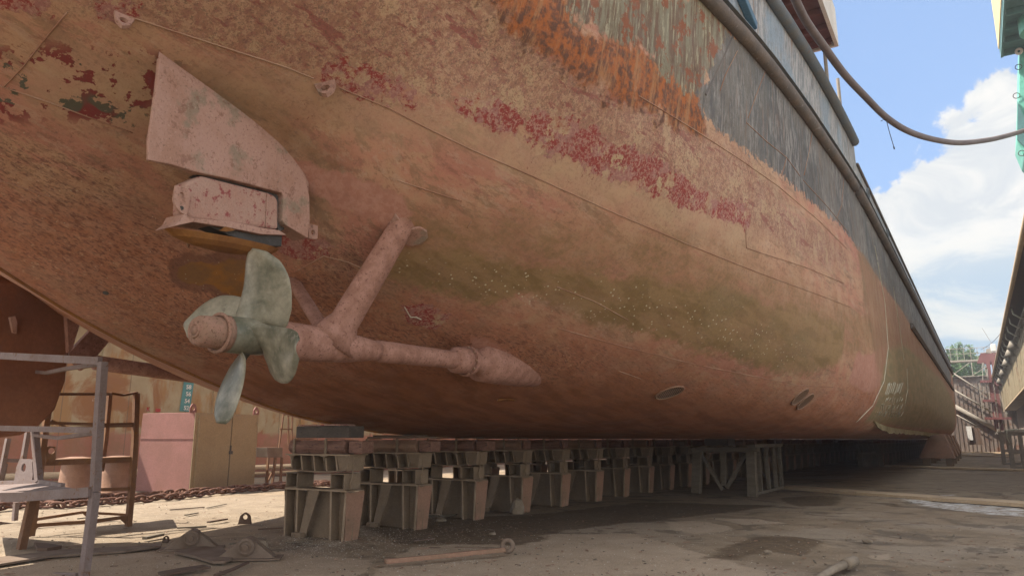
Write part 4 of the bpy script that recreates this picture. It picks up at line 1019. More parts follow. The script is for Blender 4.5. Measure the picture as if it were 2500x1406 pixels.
# right-hand steel stands far along the dock
def block_stand(pts_uv, name, label, X=None):
    pass
for i,(x0,x1,y0,y1,h_,lab) in enumerate([(1.35,3.3,50.0,51.6,1.95,'nearer open steel stand with ropes on top at the right edge'),(1.15,2.4,58.5,60,2.0,'farther open steel stand beyond the roped one on the right')]):
    s_ = thing('steel_stand', lab, 'stand', (x0,y0,0), 'steel stands at the right wall')
    q = MB()
    for x in (x0, x1-.2):
        for y in (y0, y1-.2): ql = MB(); ql.box(x,x+.2,y,y+.2,0,h_); ql.build('leg', M['steelgrey'], s_)
    for z in (.15,.95,h_): qq = MB(); qq.box(x0+.203,x1-.203,y0+.01,y0+.13,z-.15,z-.01); qq.build('cross_beam', M['steelgrey'], s_)
    q.box(x0-.05,x1+.05,y0-.05,y1+.05,h_+.003,h_+.10); q.build('cross_beam', M['steelgrey'], s_)
    q = MB(); q.bar((x0+.5,y0+.05,.15),(x0+.9,y0+.05,1.6),.12,.08); q.build('brace', M['steelgrey'], s_)
rp = MB(); rr = random.Random(3)
for k in range(4):
    y = 50+k*.35; rp.tube([(1.3,y,2.07),(1.8,y+.1,2.13),(2.4,y,2.09),(3.2,y+.15,2.14)], .04, 6)
rp.tube([(1.36,49.95,2.07),(1.33,49.9,1.7),(1.42,49.92,1.4)],.03,6)
tag(rp.build('mooring_rope', M['paintmark'], None, smooth=True), 'pale ropes lying across the top of the nearer right stand', 'rope')

# big bilge blocks under the far part of the ship
for i,(y0,lab) in enumerate([(53,'nearest tall rusty bilge block with sloping sides under the far hull'),(60,'second sloping bilge block close behind the nearest one'),(67,'third sloping bilge block, half hidden behind the second'),(75,'farthest visible sloping bilge block')]):
    s_ = thing('bilge_block', lab, 'block', (-2.8,y0,0), 'bilge blocks under the far hull')
    x0, x1 = -3.1, -1.35
    q = MB(); q.hexa([(x0-.2,y0,.45),(x1,y0,.45),(x1,y0+2.4,.45),(x0-.2,y0+2.4,.45)],[(x0+.5,y0+.25,1.80),(x1-.45,y0+.25,1.95),(x1-.45,y0+2.1,1.95),(x0+.5,y0+2.1,1.80)]); q.build('block_body', M['blockpink'], s_, bevel=.03)
    q = MB()
    for x in (x0, x1-.5): ql = MB(); ql.box(x,x+.42,y0+.1,y0+.5,-.05,.447); ql.build('leg', M['block'], s_)

# floor sills
def sill(name, pts, w_, h_):
    P_ = [at(u, v, Z=0) for u, v in pts]; q = MB()
    for a, b in zip(P_[:-1], P_[1:]):
        d = (b-a).normalized(); n_ = Vector((-d.y, d.x, 0))*w_
        q.hexa([a, b, b+n_, a+n_], [a+Vector((0,0,h_)), b+Vector((0,0,h_)), b+n_+Vector((0,0,h_)), a+n_+Vector((0,0,h_))])
    o_ = q.build(name, M['sill'], None); tag(o_, kind='structure'); return o_
sill('floor_sill', [(1893,1192),(2060,1206),(2270,1222),(2560,1242)], .85, .09)
sill('floor_sill', [(2120,1137),(2300,1144),(2560,1152)], 1.1, .09)
sill('floor_sill', [(2345,1112),(2448,1115)], 1.2, .08)
sill('floor_sill', [(2350,1104),(2446,1106)], 1.2, .08)

# ================================================================== KEEL BLOCKS
def make_block():
    s = thing('keel_block', 'x', 'keel block', (0,0,0))
    t_ = .022; W = .725; D = .36
    def plate_x(q, x, y0, y1, z0, z1, w_=t_, dx=0, dyb=0):
        q.hexa([(x+dx-w_/2,y0+dyb,z0),(x+dx+w_/2,y0+dyb,z0),(x+dx+w_/2,y1-dyb,z0),(x+dx-w_/2,y1-dyb,z0)],[(x-w_/2,y0,z1),(x+w_/2,y0,z1),(x+w_/2,y1,z1),(x-w_/2,y1,z1)])
    q = MB()
    for x, dx in [(-W+.01,.03),(-.43,.02),(.36,.03)]: plate_x(q, x, .0, D, -.03, .757, t_, dx, 0)
    q.box(-W+.03,W-.03,.17,.192,-.03,.757)
    q.box(-W,W,-.02,D+.02,.76,.785); q.build('base_frame', M['block'], s, bevel=.004)
    for x, dx in [(-W+.01,.03),(-.43,.02),(.36,.03),(W-.02,-.05)]:
        q = MB(); q.hexa([(x+dx-.018,-.016,-.03),(x+dx+.018,-.016,-.03),(x+dx+.018,-.004,-.03),(x+dx-.018,-.004,-.03)],[(x-.018,-.026 if x>.6 else -.016,.757),(x+.018,-.026 if x>.6 else -.016,.757),(x+.018,-.004,.757),(x-.018,-.004,.757)]); q.build('lit_rib_edge', M['edge'], s)  # thin strips added in a paler tone, as if the edges catch light
    q = MB(); q.box(-W,W,-.034,-.022,.758,.787); q.build('lit_flange_edge', M['edge'], s)
    for sx in (-1, 1):
        q = MB(); q.hexa([(sx*(W-.06)-.012,.03,-.03),(sx*(W-.06)+.012,.03,-.03),(sx*(W-.06)+.012,D-.03,-.03),(sx*(W-.06)-.012,D-.03,-.03)],[(sx*W-.012,-.03,.757),(sx*W+.012,-.03,.757),(sx*W+.012,D+.03,.757),(sx*W-.012,D+.03,.757)])
        q.build('side_plate', M['blockpink'] if sx > 0 else M['block'], s)
    q = MB(); q.hexa([(-.36,.0,-.02),(-.21,.0,-.02),(-.21,.02,-.02),(-.36,.02,-.02)],[(-.16,-.015,.757),(.09,-.015,.757),(.09,.005,.757),(-.16,.005,.757)]); q.build('diagonal_strap', M['block'], s)
    q = MB(); q.box(-.43,-.21,-.10,-.003,-.03,.07); q.ring((-.37,-.105,.03),(0,1,0),.022,.008,12,6); q.build('foot_shoe', M['block'], s, bevel=.012)
    # middle boxes
    for x0, x1 in [(-W,-.44),(.34,.66)]:
        q = MB(); z0, z1 = .788, 1.05; y0, y1 = -.02, D
        q.box(x0,x1,y0,y1,z0,z0+.02); q.box(x0,x1,y0,y1,z1-.02,z1); q.box(x0,x0+.02,y0+.001,y1-.001,z0+.021,z1-.021); q.box(x1-.02,x1,y0+.001,y1-.001,z0+.021,z1-.021)
        q.box(x0+.021,x1-.021,.24,.26,z0+.021,z1-.021); q.build('spacer_box', M['block'], s, bevel=.005)
    # cap: sagging lower flange, ribs, top flange
    q = MB(); sag = lambda x: 1.056+.045*(x/W)**2
    xs_ = np.linspace(-W-.02, W-.04, 13)
    for a, b in zip(xs_[:-1], xs_[1:]):
        za, zb = sag(a), sag(b); q.hexa([(a,-.03,za),(b,-.03,zb),(b,D+.03,zb),(a,D+.03,za)],[(a,-.03,za+.022),(b,-.03,zb+.022),(b,D+.03,zb+.022),(a,D+.03,za+.022)])
    q.box(-W-.02,W+.05,-.03,D+.03,1.335,1.357)
    for x in (-.62,-.36,-.06,.22,.46): plate_x(q, x-.03, .0, D, sag(x)+.018, 1.333, .018, .05, 0)
    q.box(-.62,.64,.19,.21,1.09,1.333); q.build('cap_frame', M['block'], s, bevel=.004)
    q = MB(); q.box(-W-.02,W+.05,-.044,-.032,1.333,1.359); q.build('lit_flange_edge', M['edge'], s)  # paler strip paints light along the flange front
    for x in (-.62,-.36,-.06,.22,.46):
        q = MB(); z0 = sag(x)+.024; q.hexa([(x+.02-.014,-.014,z0),(x+.02+.014,-.014,z0),(x+.02+.014,-.003,z0),(x+.02-.014,-.003,z0)],[(x-.044,-.014,1.331),(x-.016,-.014,1.331),(x-.016,-.003,1.331),(x-.044,-.003,1.331)]); q.build('lit_rib_edge', M['edge'], s)
    q = MB(); q.hexa([(.50,.02,1.09),(.70,.02,1.09),(.70,.04,1.09),(.50,.04,1.09)],[(.45,-.01,1.333),(.73,-.01,1.333),(.73,.01,1.333),(.45,.01,1.333)]); q.build('end_plate', M['block'], s)
    q = MB(); q.hexa([(.69,-.02,1.09),(.71,-.02,1.09),(.71,D,1.09),(.69,D,1.09)],[(.72,-.02,1.333),(.74,-.02,1.333),(.74,D,1.333),(.72,D,1.333)]); q.build('end_plate', M['block'], s)
    q = MB(); q.tube([(.74,.1,1.36),(.72,.1,1.0),(.70,.08,.9),(.745,.06,.80)], .012, 6); q.box(.66,.76,.02,.12,.745,.757); q.build('tie_rod', M['block'], s)
    return s
def add_timber(s, mat, y_off=0, x0=-.73, x1=.62, seed=1, z1=1.585):
    q = MB(); rr = random.Random(seed); n = 12; K = 10; vs = []
    for i in range(n+1):
        x = x0+(x1-x0)*i/n
        for k in range(K):
            A = 2*math.pi*(k+.5)/K; c, s_ = math.cos(A), math.sin(A); m_ = max(abs(c), abs(s_))
            vs.append((x+rr.uniform(-.012,.012)*(1 if 0<i<n else .3), (.19)+c/m_*(.20+rr.uniform(-.012,.012)), 1.48+s_/m_*((z1-1.36)/2+rr.uniform(-.012,.008))-(1.48-(z1+1.36)/2)))
    q.add(vs, [(i*K+k,i*K+(k+1)%K,(i+1)*K+(k+1)%K,(i+1)*K+k) for i in range(n) for k in range(K)]+[tuple(range(K)), tuple(range(n*K,n*K+K))])
    o_ = q.build('timber_beam', mat, s, bevel=.006)
    for x in (x0+.14, x0+.90):
        if x > x1-.05: continue
        q = MB(); q.box(x,x+.05,-.032,-.012,1.36,z1+.015); q.box(x,x+.05,-.025,.40,z1+.0155,z1+.03); q.tube([(x+.025,-.035,1.365),(x+.025,-.035,1.25)], .011, 6); q.box(x-.05,x+.10,-.06,-.016,1.317,1.333)
        q.tube([(x+.025,-.035,1.317),(x+.025,-.035,1.293)], .026, 6); q.build('clamp', M['block'], s)
    return o_
pb_ = make_block()
ys0 = 9.15
ordn = ['front','second','third','fourth','fifth','sixth','seventh','eighth','ninth','tenth','eleventh','twelfth','thirteenth','fourteenth','fifteenth','sixteenth']
blocks = []
for k in range(16):
    b = pb_ if k == 0 else copy_tree(pb_); blocks.append(b)
for k, b in enumerate(blocks):
    Y = ys0+1.86*k; b.location = (-9.55+(.012*k)+(random.uniform(-.03,.03) if k else 0), Y+(random.uniform(-.05,.05) if k else 0), 0); b.rotation_euler.z = random.uniform(-.035,.035) if k else 0
    b['group'] = 'keel blocks in a row under the ship'
    b['label'] = {0:'front rusty keel block with a cracked pink timber, nearest the propeller',1:'second keel block from the front, with thin planks on its timber'}.get(k, '%s keel block from the front of the row under the hull' % ordn[k])
    add_timber(b, M['timber'] if k % 2 == 0 else M['blockpink'], 0, -.73, .62 if k else .60, k+1, 1.585)
    if k < 12:
        q = MB(); q.box(.66,.95,.04,.34,1.375,1.57) if k < 3 else q.box(.66,.72,.05,.33,1.38,1.57); q.build('side_timber', M['timber'], b, bevel=.02)
dt = MB(); dt.box(-10.10,-8.86,9.14,9.52,1.625,1.82); 
o_ = dt.build('dark_timber', M['timber_dark'], None, bevel=.012); tag(o_, 'thick dark sooty timber lying on top of the front keel block', 'timber')
dt = MB(); dt.box(-10.05,-9.05,9.13,9.50,1.824,1.85); tag(dt.build('red_plank', M['primer_red'], None, bevel=.004), 'thin red plank wedged on the dark timber under the hull', 'plank')
for i,(y,x0,x1,z0,z1,lab) in enumerate([(11.05,-10.2,-8.75,1.618,1.65,'lower grey plank on the second keel block'),(11.1,-10.1,-9.0,1.654,1.68,'upper short grey plank on the second keel block'),(12.9,-10.1,-8.9,1.618,1.64,'single plank on the third keel block under the hull'),(14.75,-10.1,-8.9,1.618,1.635,'single plank on the fourth keel block')]):
    q = MB(); q.box(x0,x1,y,y+.33,z0,z1); tag(q.build('plank', M['plank'], None, bevel=.004), lab, 'plank', 'planks wedged on the keel blocks')
# far side blocks lost in the dark under the ship: port row
for k in range(30):
    b = copy_tree(pb_); b.location = (-9.3, ys0+1.86*16+1.9*k, 0); b['group'] = 'far keel blocks in the dark'; b['label'] = 'far keel block lost in the dark under the middle of the hull'
    b = copy_tree(pb_); b.location = (-13.2, 16+3.0*k, 0); b['group'] = 'port side blocks in the dark'; b['label'] = 'dark block of the far row under the port side of the hull'
    if k > 8: b = copy_tree(pb_); b.location = (-5.6, 26+2.6*k, 0); b['group'] = 'starboard side blocks in the dark'; b['label'] = 'dark block of the near row under the far starboard bilge'

# trestle
tr_ = thing('timber_trestle', 'heavy trestle with V braces standing in the dark under the hull', 'trestle', (-6.8,22.4,0))
ty = 22.3
for (a,b,w_) in [((1704,1098),(1700,1203),.26),((1833,1098),(1838,1212),.26)]:
    q = MB(); q.bar(at(*a,Y=ty),at(*b,Y=ty),w_,.24,(0,1,0)); q.build('leg', M['plank'], tr_, bevel=.01)
q = MB(); q.bar(at(1690,1097,Y=ty),at(1852,1097,Y=ty),.26,.12); q.build('top_beam', M['plank'], tr_, bevel=.01)
for (a,b,w_) in [((1765,1100),(1768,1185),.16),((1712,1108),(1765,1195),.10),((1822,1108),(1775,1190),.10)]:
    q = MB(); q.bar(at(*a,Y=ty+.03),at(*b,Y=ty+.03),w_,.10,(0,1,0)); q.build('brace', M['plank'], tr_)
q = MB()
bx_ = at(1838,1205,Y=ty).x
for y in (23.2,24.2,25.2,26.0): ql = MB(); ql.bar((bx_+.0,y,1.36),(bx_+.02,y,-.02),.10,.12,(0,1,0)); ql.build('leg', M['plank'], tr_)
q.box(bx_-.1,bx_+.1,22.5,26.2,1.362,1.46); q.box(bx_-.08,bx_+.08,22.5,26.2,.02,.10); q.build('side_rail', M['plank'], tr_)
q = MB(); q.box(-6.95,-6.25,22.1,22.8,1.42,1.63); q.build('cap_timber', M['timber_dark'], tr_)

# ================================================================== LOCKER, BOLLARDS, CHAIN
cr = at(460,1203,Z=0); ba = at(330,1198,Z=0); bb = at(618,1190,Z=0)
hl = 2.42
lk = thing('steel_locker', 'large steel locker with a faded pink side and two beige doors beside the wall', 'locker', tuple((ba+bb)/2))
dA = (ba-cr); dB = (bb-cr); hz = Vector((0,0,hl)); dn = (bb+dA)
q = MB(); q.hexa([cr,ba,ba+dB,bb],[cr+hz,ba+hz,ba+dB+hz,bb+hz]); q.build('locker_body', M['lockerpink'], lk, bevel=.01)
nB = Vector((dB.y,-dB.x,0)).normalized()
if nB.x < 0: nB = -nB
q = MB(); q.hexa([cr+nB*.004,bb+nB*.004,bb+hz+nB*.004,cr+hz+nB*.004],[cr+nB*.03,bb+nB*.03,bb+hz+nB*.03,cr+hz+nB*.03]); q.build('door_frame', M['lockerbeige'], lk)
for s0, s1 in ((.05,.545),(.56,.965)):
    p0 = cr+dB*s0+nB*.032; p1 = cr+dB*s1+nB*.032; z0 = Vector((0,0,.05)); z1 = Vector((0,0,hl-.07))
    q = MB(); q.hexa([p0+z0,p1+z0,p1+z1,p0+z1],[p+nB*.03 for p in (p0+z0,p1+z0,p1+z1,p0+z1)]); d_ = q.build('door', M['lockerbeige'], lk, bevel=.004)
    q = MB()
    for zz in (.35, 1.2, 2.05): pz = (p0 if s0 < .3 else p1)+Vector((0,0,zz))+nB*.03; q.tube([pz, pz+Vector((0,0,.14))], .025, 8)
    q.build('hinge', M['lockerbeige'], d_)
p = cr+dB*.552+nB*.07+Vector((0,0,1.25)); q = MB(); q.tube([p+Vector((0,0,.16)),p,p+Vector((0,0,-.02))], .03, 8); q.box(p.x-.03,p.x+.05,p.y-.05,p.y+.06,p.z-.12,p.z-.02); q.build('padlock', M['darkgap'], lk)
q = MB(); q.box(p.x-.055,p.x-.03,p.y-.012,p.y+.012,.05,hl-.07); q.build('door_gap', M['darkgap'], lk)
for pc, sg in ((cr,1),(bb,-1)):
    pt = pc+hz-nB*.10; q = MB(); u_ = dB.normalized(); q.plate_hole([pt-u_*.14-Vector((0,0,.02)),pt+u_*.14-Vector((0,0,.02)),pt+u_*.13+Vector((0,0,.16)),pt+u_*.05+Vector((0,0,.27)),pt-u_*.05+Vector((0,0,.27)),pt-u_*.13+Vector((0,0,.16))], pt+Vector((0,0,.12)), .055, .03, nB, 18); q.build('lifting_eye', M['lockerpink'], lk)
q = MB(); pm2 = ba+(cr-ba)*.0; nA = Vector((-dA.y,dA.x,0)).normalized()
if nA.y > 0: nA = -nA
q.bar(ba+nA*.012+Vector((0,0,1.62)), cr+nA*.012+Vector((0,0,1.62)), .015, .02); q.build('side_seam', M['lockerpink'], lk)

for i,(u,v,lab,rr_) in enumerate([(177,1213,'left mushroom bollard with a short side peg on the low plinth',.33),(279,1205,'right mushroom bollard of the pair on the low plinth',.33)]):
    c = at(u, v, Z=.12); s_ = thing('mooring_bollard', lab, 'bollard', tuple(c), 'pair of mooring bollards')
    hgt = 1.02
    q = MB(); q.tube([c+Vector((.0,0,z)) for z in (0,.05,.5,.9,hgt-.10)], [.46,.37,.36,.33,.31], 24); q.build('post', M['bollard'], s_, smooth=True)
    q = MB(); q.tube([c+Vector((0,0,z)) for z in (hgt-.14,hgt-.10,hgt-.03,hgt+.01)], [.33,.47,.44,.15], 24); q.build('cap', M['bollard'], s_, smooth=True)
    if i == 0: q = MB(); q.tube([c+Vector((-.25,-.2,.30)),c+Vector((-.62,-.42,.30))], .07, 10); q.build('side_peg', M['bollard'], s_)
a = at(130,1222,Z=0); b = at(330,1212,Z=0)
q = MB(); d_ = (b-a).normalized(); n_ = Vector((-d_.y,d_.x,0)); q.hexa([a-n_*.2,b-n_*.2,b+n_*1.2,a+n_*1.2],[p_+Vector((0,0,.12)) for p_ in (a-n_*.2,b-n_*.2,b+n_*1.2,a+n_*1.2)]); tag(q.build('bollard_plinth', M['bollard'], None, bevel=.02), 'low rusty plinth carrying the two mooring bollards', 'plinth')

def chain(name, label, pts_uv, seed, pitch=.30):
    pts = [at(u, v, Z=0)+Vector((0,0,.07)) for u, v in pts_uv]; L = [0]
    for a, b in zip(pts[:-1], pts[1:]): L.append(L[-1]+(b-a).length)
    rr = random.Random(seed); s = thing(name, label, 'chain', tuple(pts[0]), 'anchor chain lengths on the dock floor')
    # one stud link
    q = MB(); n, m_ = 22, 7; vs = []; Rl, Rw, r_ = pitch*.52, pitch*.28, pitch*.115
    cl = []
    for i in range(n):
        A = 2*math.pi*i/n; x = math.cos(A)*Rl+(.045*pitch if math.cos(A)>0 else -.045*pitch); y = math.sin(A)*Rw; cl.append(Vector((x,y,0)))
    for i in range(n):
        d = (cl[(i+1)%n]-cl[i-1]).normalized(); nr = d.cross(Vector((0,0,1)))
        for k in range(m_): B = 2*math.pi*k/m_; vs.append(cl[i]+nr*(r_*math.cos(B))+Vector((0,0,1))*(r_*math.sin(B)))
    q.add(vs, [(i*m_+k,((i+1)%n)*m_+k,((i+1)%n)*m_+(k+1)%m_,i*m_+(k+1)%m_) for i in range(n) for k in range(m_)]); q.tube([(0,-Rw,0),(0,Rw,0)], r_*.75, 6)
    proto = q.build('link', M['chain'], None, smooth=True); N_ = min(96, int(L[-1]/(pitch*.80)))
    for k in range(N_):
        sK = (k+.5)*pitch*.80; j = max(0, min(len(L)-2, int(np.searchsorted(L, sK))-1)); f = (sK-L[j])/(L[j+1]-L[j]); p = pts[j].lerp(pts[j+1], f); d = (pts[j+1]-pts[j]).normalized()
        o_ = proto if k == 0 else proto.copy()
        if k: col.objects.link(o_)
        o_.parent = s; A = math.atan2(d.y, d.x)+rr.uniform(-.12,.12); roll = (math.radians(38) if k % 2 else math.radians(-48))+rr.uniform(-.15,.15)
        o_.matrix_local = Matrix.Translation(p+Vector((0,rr.uniform(-.03,.03),rr.uniform(0,.05)))-pts[0]) @ Matrix.Rotation(A,4,'Z') @ Matrix.Rotation(roll,4,'X')
    return s
chain('anchor_chain', 'nearer length of heavy rusty anchor chain lying on the sunlit floor', [(-60,1252),(60,1240),(150,1240),(250,1234),(330,1228),(420,1220),(520,1208),(600,1200),(690,1194),(820,1188)], 1)
chain('anchor_chain', 'farther length of rusty anchor chain, lying closer to the locker', [(-60,1236),(90,1226),(190,1226),(270,1222),(340,1218),(430,1210),(520,1202),(600,1196),(690,1189),(830,1182)], 2)

# ================================================================== RACKS
def rack(name, label, bars, loc, group=None):
    s = thing(name, label, 'rack', loc, group)
    for nm_, a, b, w_, h_, mt in bars:
        q = MB(); q.bar(a, b, w_, h_); q.build(nm_, M[mt], s, bevel=.004)
    return s
A5 = lambda u, v: at(u, v, Y=5.25)
Bk = lambda u, v: at(u, v, Y=6.3)
def bar_n(s, nm_, pts, w_, h_, mt, up=(0,0,1)):
    q = MB()
    for a, b in zip(pts[:-1], pts[1:]): q.bar(a, b, w_, h_, up)
    return q.build(nm_, M[mt], s)
fr = thing('pipe_rack', 'tall bent grey-mauve steel rack in the left foreground', 'rack', tuple(at(205,1400,Z=0)), 'bent steel racks')
bar_n(fr, 'post', [A5(251,884), A5(240,1050), A5(232,1200), at(205,1404,Y=5.25)-Vector((0,0,.03))], .10, .09, 'rack', (0,1,0))
bar_n(fr, 'top_rail', [A5(-40,866), A5(244,881)], .06, .10, 'rack')
bar_n(fr, 'mid_rail', [A5(-40,1044), A5(235,1050)], .05, .075, 'rack')
bar_n(fr, 'post', [Bk(73,904), Bk(86,1065), Bk(95,1175)], .10, .09, 'rack', (0,1,0))
bar_n(fr, 'side_rail', [Bk(70,905), Vector(Bk(70,905)).lerp(A5(249,888), .3)-Vector((0,0,.06)), Vector(Bk(70,905)).lerp(A5(249,888), .6)-Vector((0,0,.02)), A5(249,888)], .06, .05, 'rack')
bar_n(fr, 'side_rail', [Bk(84,1062), Vector(Bk(84,1062)).lerp(A5(238,1058), .45)-Vector((0,0,.05)), A5(238,1056)], .06, .05, 'rack')
q = MB(); q.hexa([A5(-60,1216),A5(232,1200),Bk(96,1178),Bk(-60,1185)],[p-Vector((0,0,.03)) for p in (A5(-60,1216),A5(232,1200),Bk(96,1178),Bk(-60,1185))]); q.build('shelf', M['rack'], fr)
bar_n(fr, 'shelf_rail', [A5(-60,1214)-Vector((0,.06,.0)), A5(60,1212)-Vector((0,.06,.0)), A5(232,1200)-Vector((0,.06,.0))], .05, .12, 'rack')
bar_n(fr, 'shelf_rail', [Bk(-60,1180), Bk(96,1176), Vector(Bk(96,1176)).lerp(A5(228,1198),.5)], .05, .07, 'rack')
bar_n(fr, 'leg', [Bk(80,1212), at(38,1400,Y=5.9)], .13, .10, 'rackrust', (0,1,0))
q = MB(); q.plate_hole([Bk(50,1120),Bk(80,1120),Bk(84,1180),Bk(36,1180),Bk(42,1140)], Bk(60,1141), .07, .03, (0,1,0), 18); q.build('gusset', M['rack'], fr)
bar_n(fr, 'foot_rail', [A5(-60,1398), A5(100,1402), at(190,1404,Y=5.25)], .06, .06, 'rack')

X2 = -13.8
R2 = lambda u, v: at(u, v, X=X2)
R3 = lambda u, v: at(u, v, X=X2-1.3)
rk = thing('pipe_rack', 'rusty steel rack with sunlit edges standing behind the foreground rack', 'rack', tuple(at(200,1300,Z=0)), 'bent steel racks')
for i, pts in enumerate([[R2(333,960),R2(329,1080),R2(323,1180),R2(313,1284)],[R2(122,965),R2(106,1080),R2(92,1190),R2(75,1308)]]):
    bar_n(rk, 'post', pts, .085, .10, 'rackrust')
bar_n(rk, 'post', [R3(268,962),R3(258,1070),R3(247,1150)], .08, .08, 'rackrust')
bar_n(rk, 'top_rail', [R2(128,962),R2(272,962)], .05, .05, 'rackrust'); bar_n(rk, 'top_rail', [R2(270,960),R2(300,965),R2(335,958)], .06, .04, 'rackrust')
bar_n(rk, 'mid_rail', [R2(118,1032),R2(250,1036),R2(330,1034)], .05, .05, 'rackrust'); bar_n(rk, 'mid_rail', [R2(125,1025),R2(165,1045),R2(200,1042),R2(330,1040)], .04, .03, 'rackrust')
q = MB(); q.plate_hole([R2(114,1090),R2(118,1088),R2(135,1090),R2(135,1125),R2(112,1130)], R2(125,1100), .055, .02, (1,0,0), 16); q.build('lug', M['rackrust'], rk)
q = MB(); q.hexa([R2(112,1122),R2(330,1114),R3(330,1112),R3(150,1118)],[p-Vector((0,0,.10)) for p in (R2(112,1122),R2(330,1114),R3(330,1112),R3(150,1118))]); q.build('shelf', M['rackrust'], rk)
bar_n(rk, 'lower_rail', [R2(105,1200),R2(322,1192)], .05, .06, 'rackrust')
bar_n(rk, 'bottom_rail', [R2(82,1282),R2(140,1278),R2(230,1272),R2(316,1260)], .05, .06, 'rackrust'); bar_n(rk, 'bottom_rail', [R3(82,1268),R3(200,1250),R3(310,1256)], .05, .05, 'rackrust')
for (a,b,c) in [((74,1310),(78,1276),(100,1278)),((315,1286),(290,1262),(318,1256)),((222,1270),(200,1250),(235,1250))]:
    q = MB(); q.prism([R2(*a),R2(*b),R2(*c)], (-.03,0,0)); q.build('foot_gusset', M['rackrust'], rk)
X4 = -16.5
R4 = lambda u, v: at(u, v, X=X4)
r4 = thing('pipe_rack', 'pale sunlit end of a third rack at the left edge', 'rack', tuple(at(20,1250,Z=0)), 'bent steel racks')
for pts in ([R4(20,1070),R4(8,1130),R4(-4,1190)],[R4(68,1055),R4(57,1120)],[R4(118,1000),R4(108,1060),R4(92,1200)],[R4(40,1225),R4(36,1270)]): bar_n(r4, 'post', pts, .09, .08, 'rack')
for pts in ([R4(8,1123),R4(82,1125)],[R4(-20,1275),R4(120,1290)]): bar_n(r4, 'rail', pts, .07, .07, 'rack')
q = MB(); q.prism([R4(2,1160),R4(16,1130),R4(20,1132),R4(6,1190)], (-.03,0,0)); q.build('gusset', M['rack'], r4)

# ================================================================== DEBRIS
def clevis(u, v, label, rot, sc=1.0):
    c = at(u, v, Z=0); s = thing('pivot_bracket', label, 'bracket', tuple(c), 'pivot brackets lying on the floor')
    R_ = Matrix.Rotation(rot, 3, 'Z'); T = lambda x,y,z: c+R_@Vector((x*sc,y*sc,z*sc))
    for y in (-.10,.10):
        q = MB(); q.prism([T(-.44,y-.02,0),T(.44,y-.02,0),T(.12,y-.02,.25),T(.0,y-.02,.30),T(-.12,y-.02,.25)], R_@Vector((0,.04*sc,0))); q.build('cheek_plate', M['debris'], s, bevel=.006)
    q = MB(); q.tube([T(0,-.17,.18),T(0,.17,.18)], .125*sc, 20); q.ring(T(0,-.17,.18), R_@Vector((0,1,0)), .095*sc, .018*sc, 20, 6); q.build('roller', M['debris'], s, smooth=False, bevel=.01)
    q = MB(); q.tube([T(0,-.21,.18),T(0,.2,.18)], .045*sc, 14); q.build('pin', M['debris'], s, bevel=.005)
    q = MB(); q.hexa([T(-.5,-.2,-.01),T(.5,-.2,-.01),T(.5,.22,-.01),T(-.5,.22,-.01)],[T(-.5,-.2,.015),T(.5,-.2,.015),T(.5,.22,.015),T(-.5,.22,.015)]); q.build('base_plate', M['debris'], s)
clevis(468,1338,'left pivot bracket with a round pin lying on the dirt floor', YAW+.25, .9)
clevis(603,1362,'right pivot bracket with a round pin beside broken planks', YAW+.15, .92)
def slab(name, label, cat, pts, th, mt, group=None, lift=.005):
    q = MB(); P_ = [at(u, v, Z=0)+Vector((0,0,lift)) for u, v in pts]; q.hexa(P_, [p+Vector((0,0,th)) for p in P_]); o_ = q.build(name, M[mt], None, bevel=min(.004,th*.3)); return tag(o_, label, cat, group)
slab('steel_plate', 'long dusty plate edge lying on the floor at the lower left', 'plate', [(-60,1372),(150,1346),(320,1338),(395,1330),(392,1337),(300,1350),(120,1362),(-60,1392)], .03, 'debris')
slab('steel_plate', 'black torn plate at the edge of the shade near the foreground rack', 'plate', [(82,1332),(110,1333),(150,1340),(115,1347),(90,1346)], .05, 'debris_dark')
slab('broken_board', 'broad flaked board in front of the two pivot brackets', 'board', [(425,1352),(480,1338),(545,1342),(566,1368),(550,1376),(520,1377),(470,1362)], .035, 'debris')
slab('broken_board', 'narrow dark board strip pointing to the bottom edge, nearest the camera', 'board', [(385,1402),(440,1392),(495,1384),(515,1388),(450,1398),(400,1410)], .03, 'debris_dark')
slab('broken_board', 'thin dark lath slanting right of the narrow strip', 'board', [(520,1406),(570,1388),(606,1372),(609,1376),(570,1394),(530,1410)], .02, 'debris_dark')
sc_ = [((415,1246),(498,1240),.05,.02),((505,1241),(552,1232),.04,.015),((452,1259),(482,1254),.06,.02),((508,1277),(553,1270),.07,.03),((433,1291),(504,1288),.06,.025),((352,1318),(396,1309),.08,.04),((630,1294),(690,1291),.05,.02),((190,1268),(240,1262),.04,.02),((700,1327),(760,1322),.04,.015),((1010,1322),(1060,1318),.04,.02),((560,1330),(600,1328),.05,.02)]
lb_ = ['long thin lath on the sunlit floor nearest the chain','short lath right of the longest one near the chain','small dark chip between the laths on the sunlit floor','dark lath just left of the shade line','straight grey lath in the middle of the sunlit floor','thick short offcut at the edge of the ship shadow','thin lath left of the front keel block','small lath below the rusty rack','thin stick in front of the front keel block','small stick lying before the second keel block','short stick between the two pivot brackets']
for i,(a,b,w_,h_) in enumerate(sc_):
    q = MB(); p0 = at(*a,Z=0); p1 = at(*b,Z=0); q.bar(p0+Vector((0,0,.01+h_/2)), p1+Vector((0,0,.015+h_/2)), w_, h_)
    tag(q.build('wood_scrap', M['plank' if i%3 else 'debris_dark'], None), lb_[i], 'scrap', 'scraps of wood and steel on the floor')
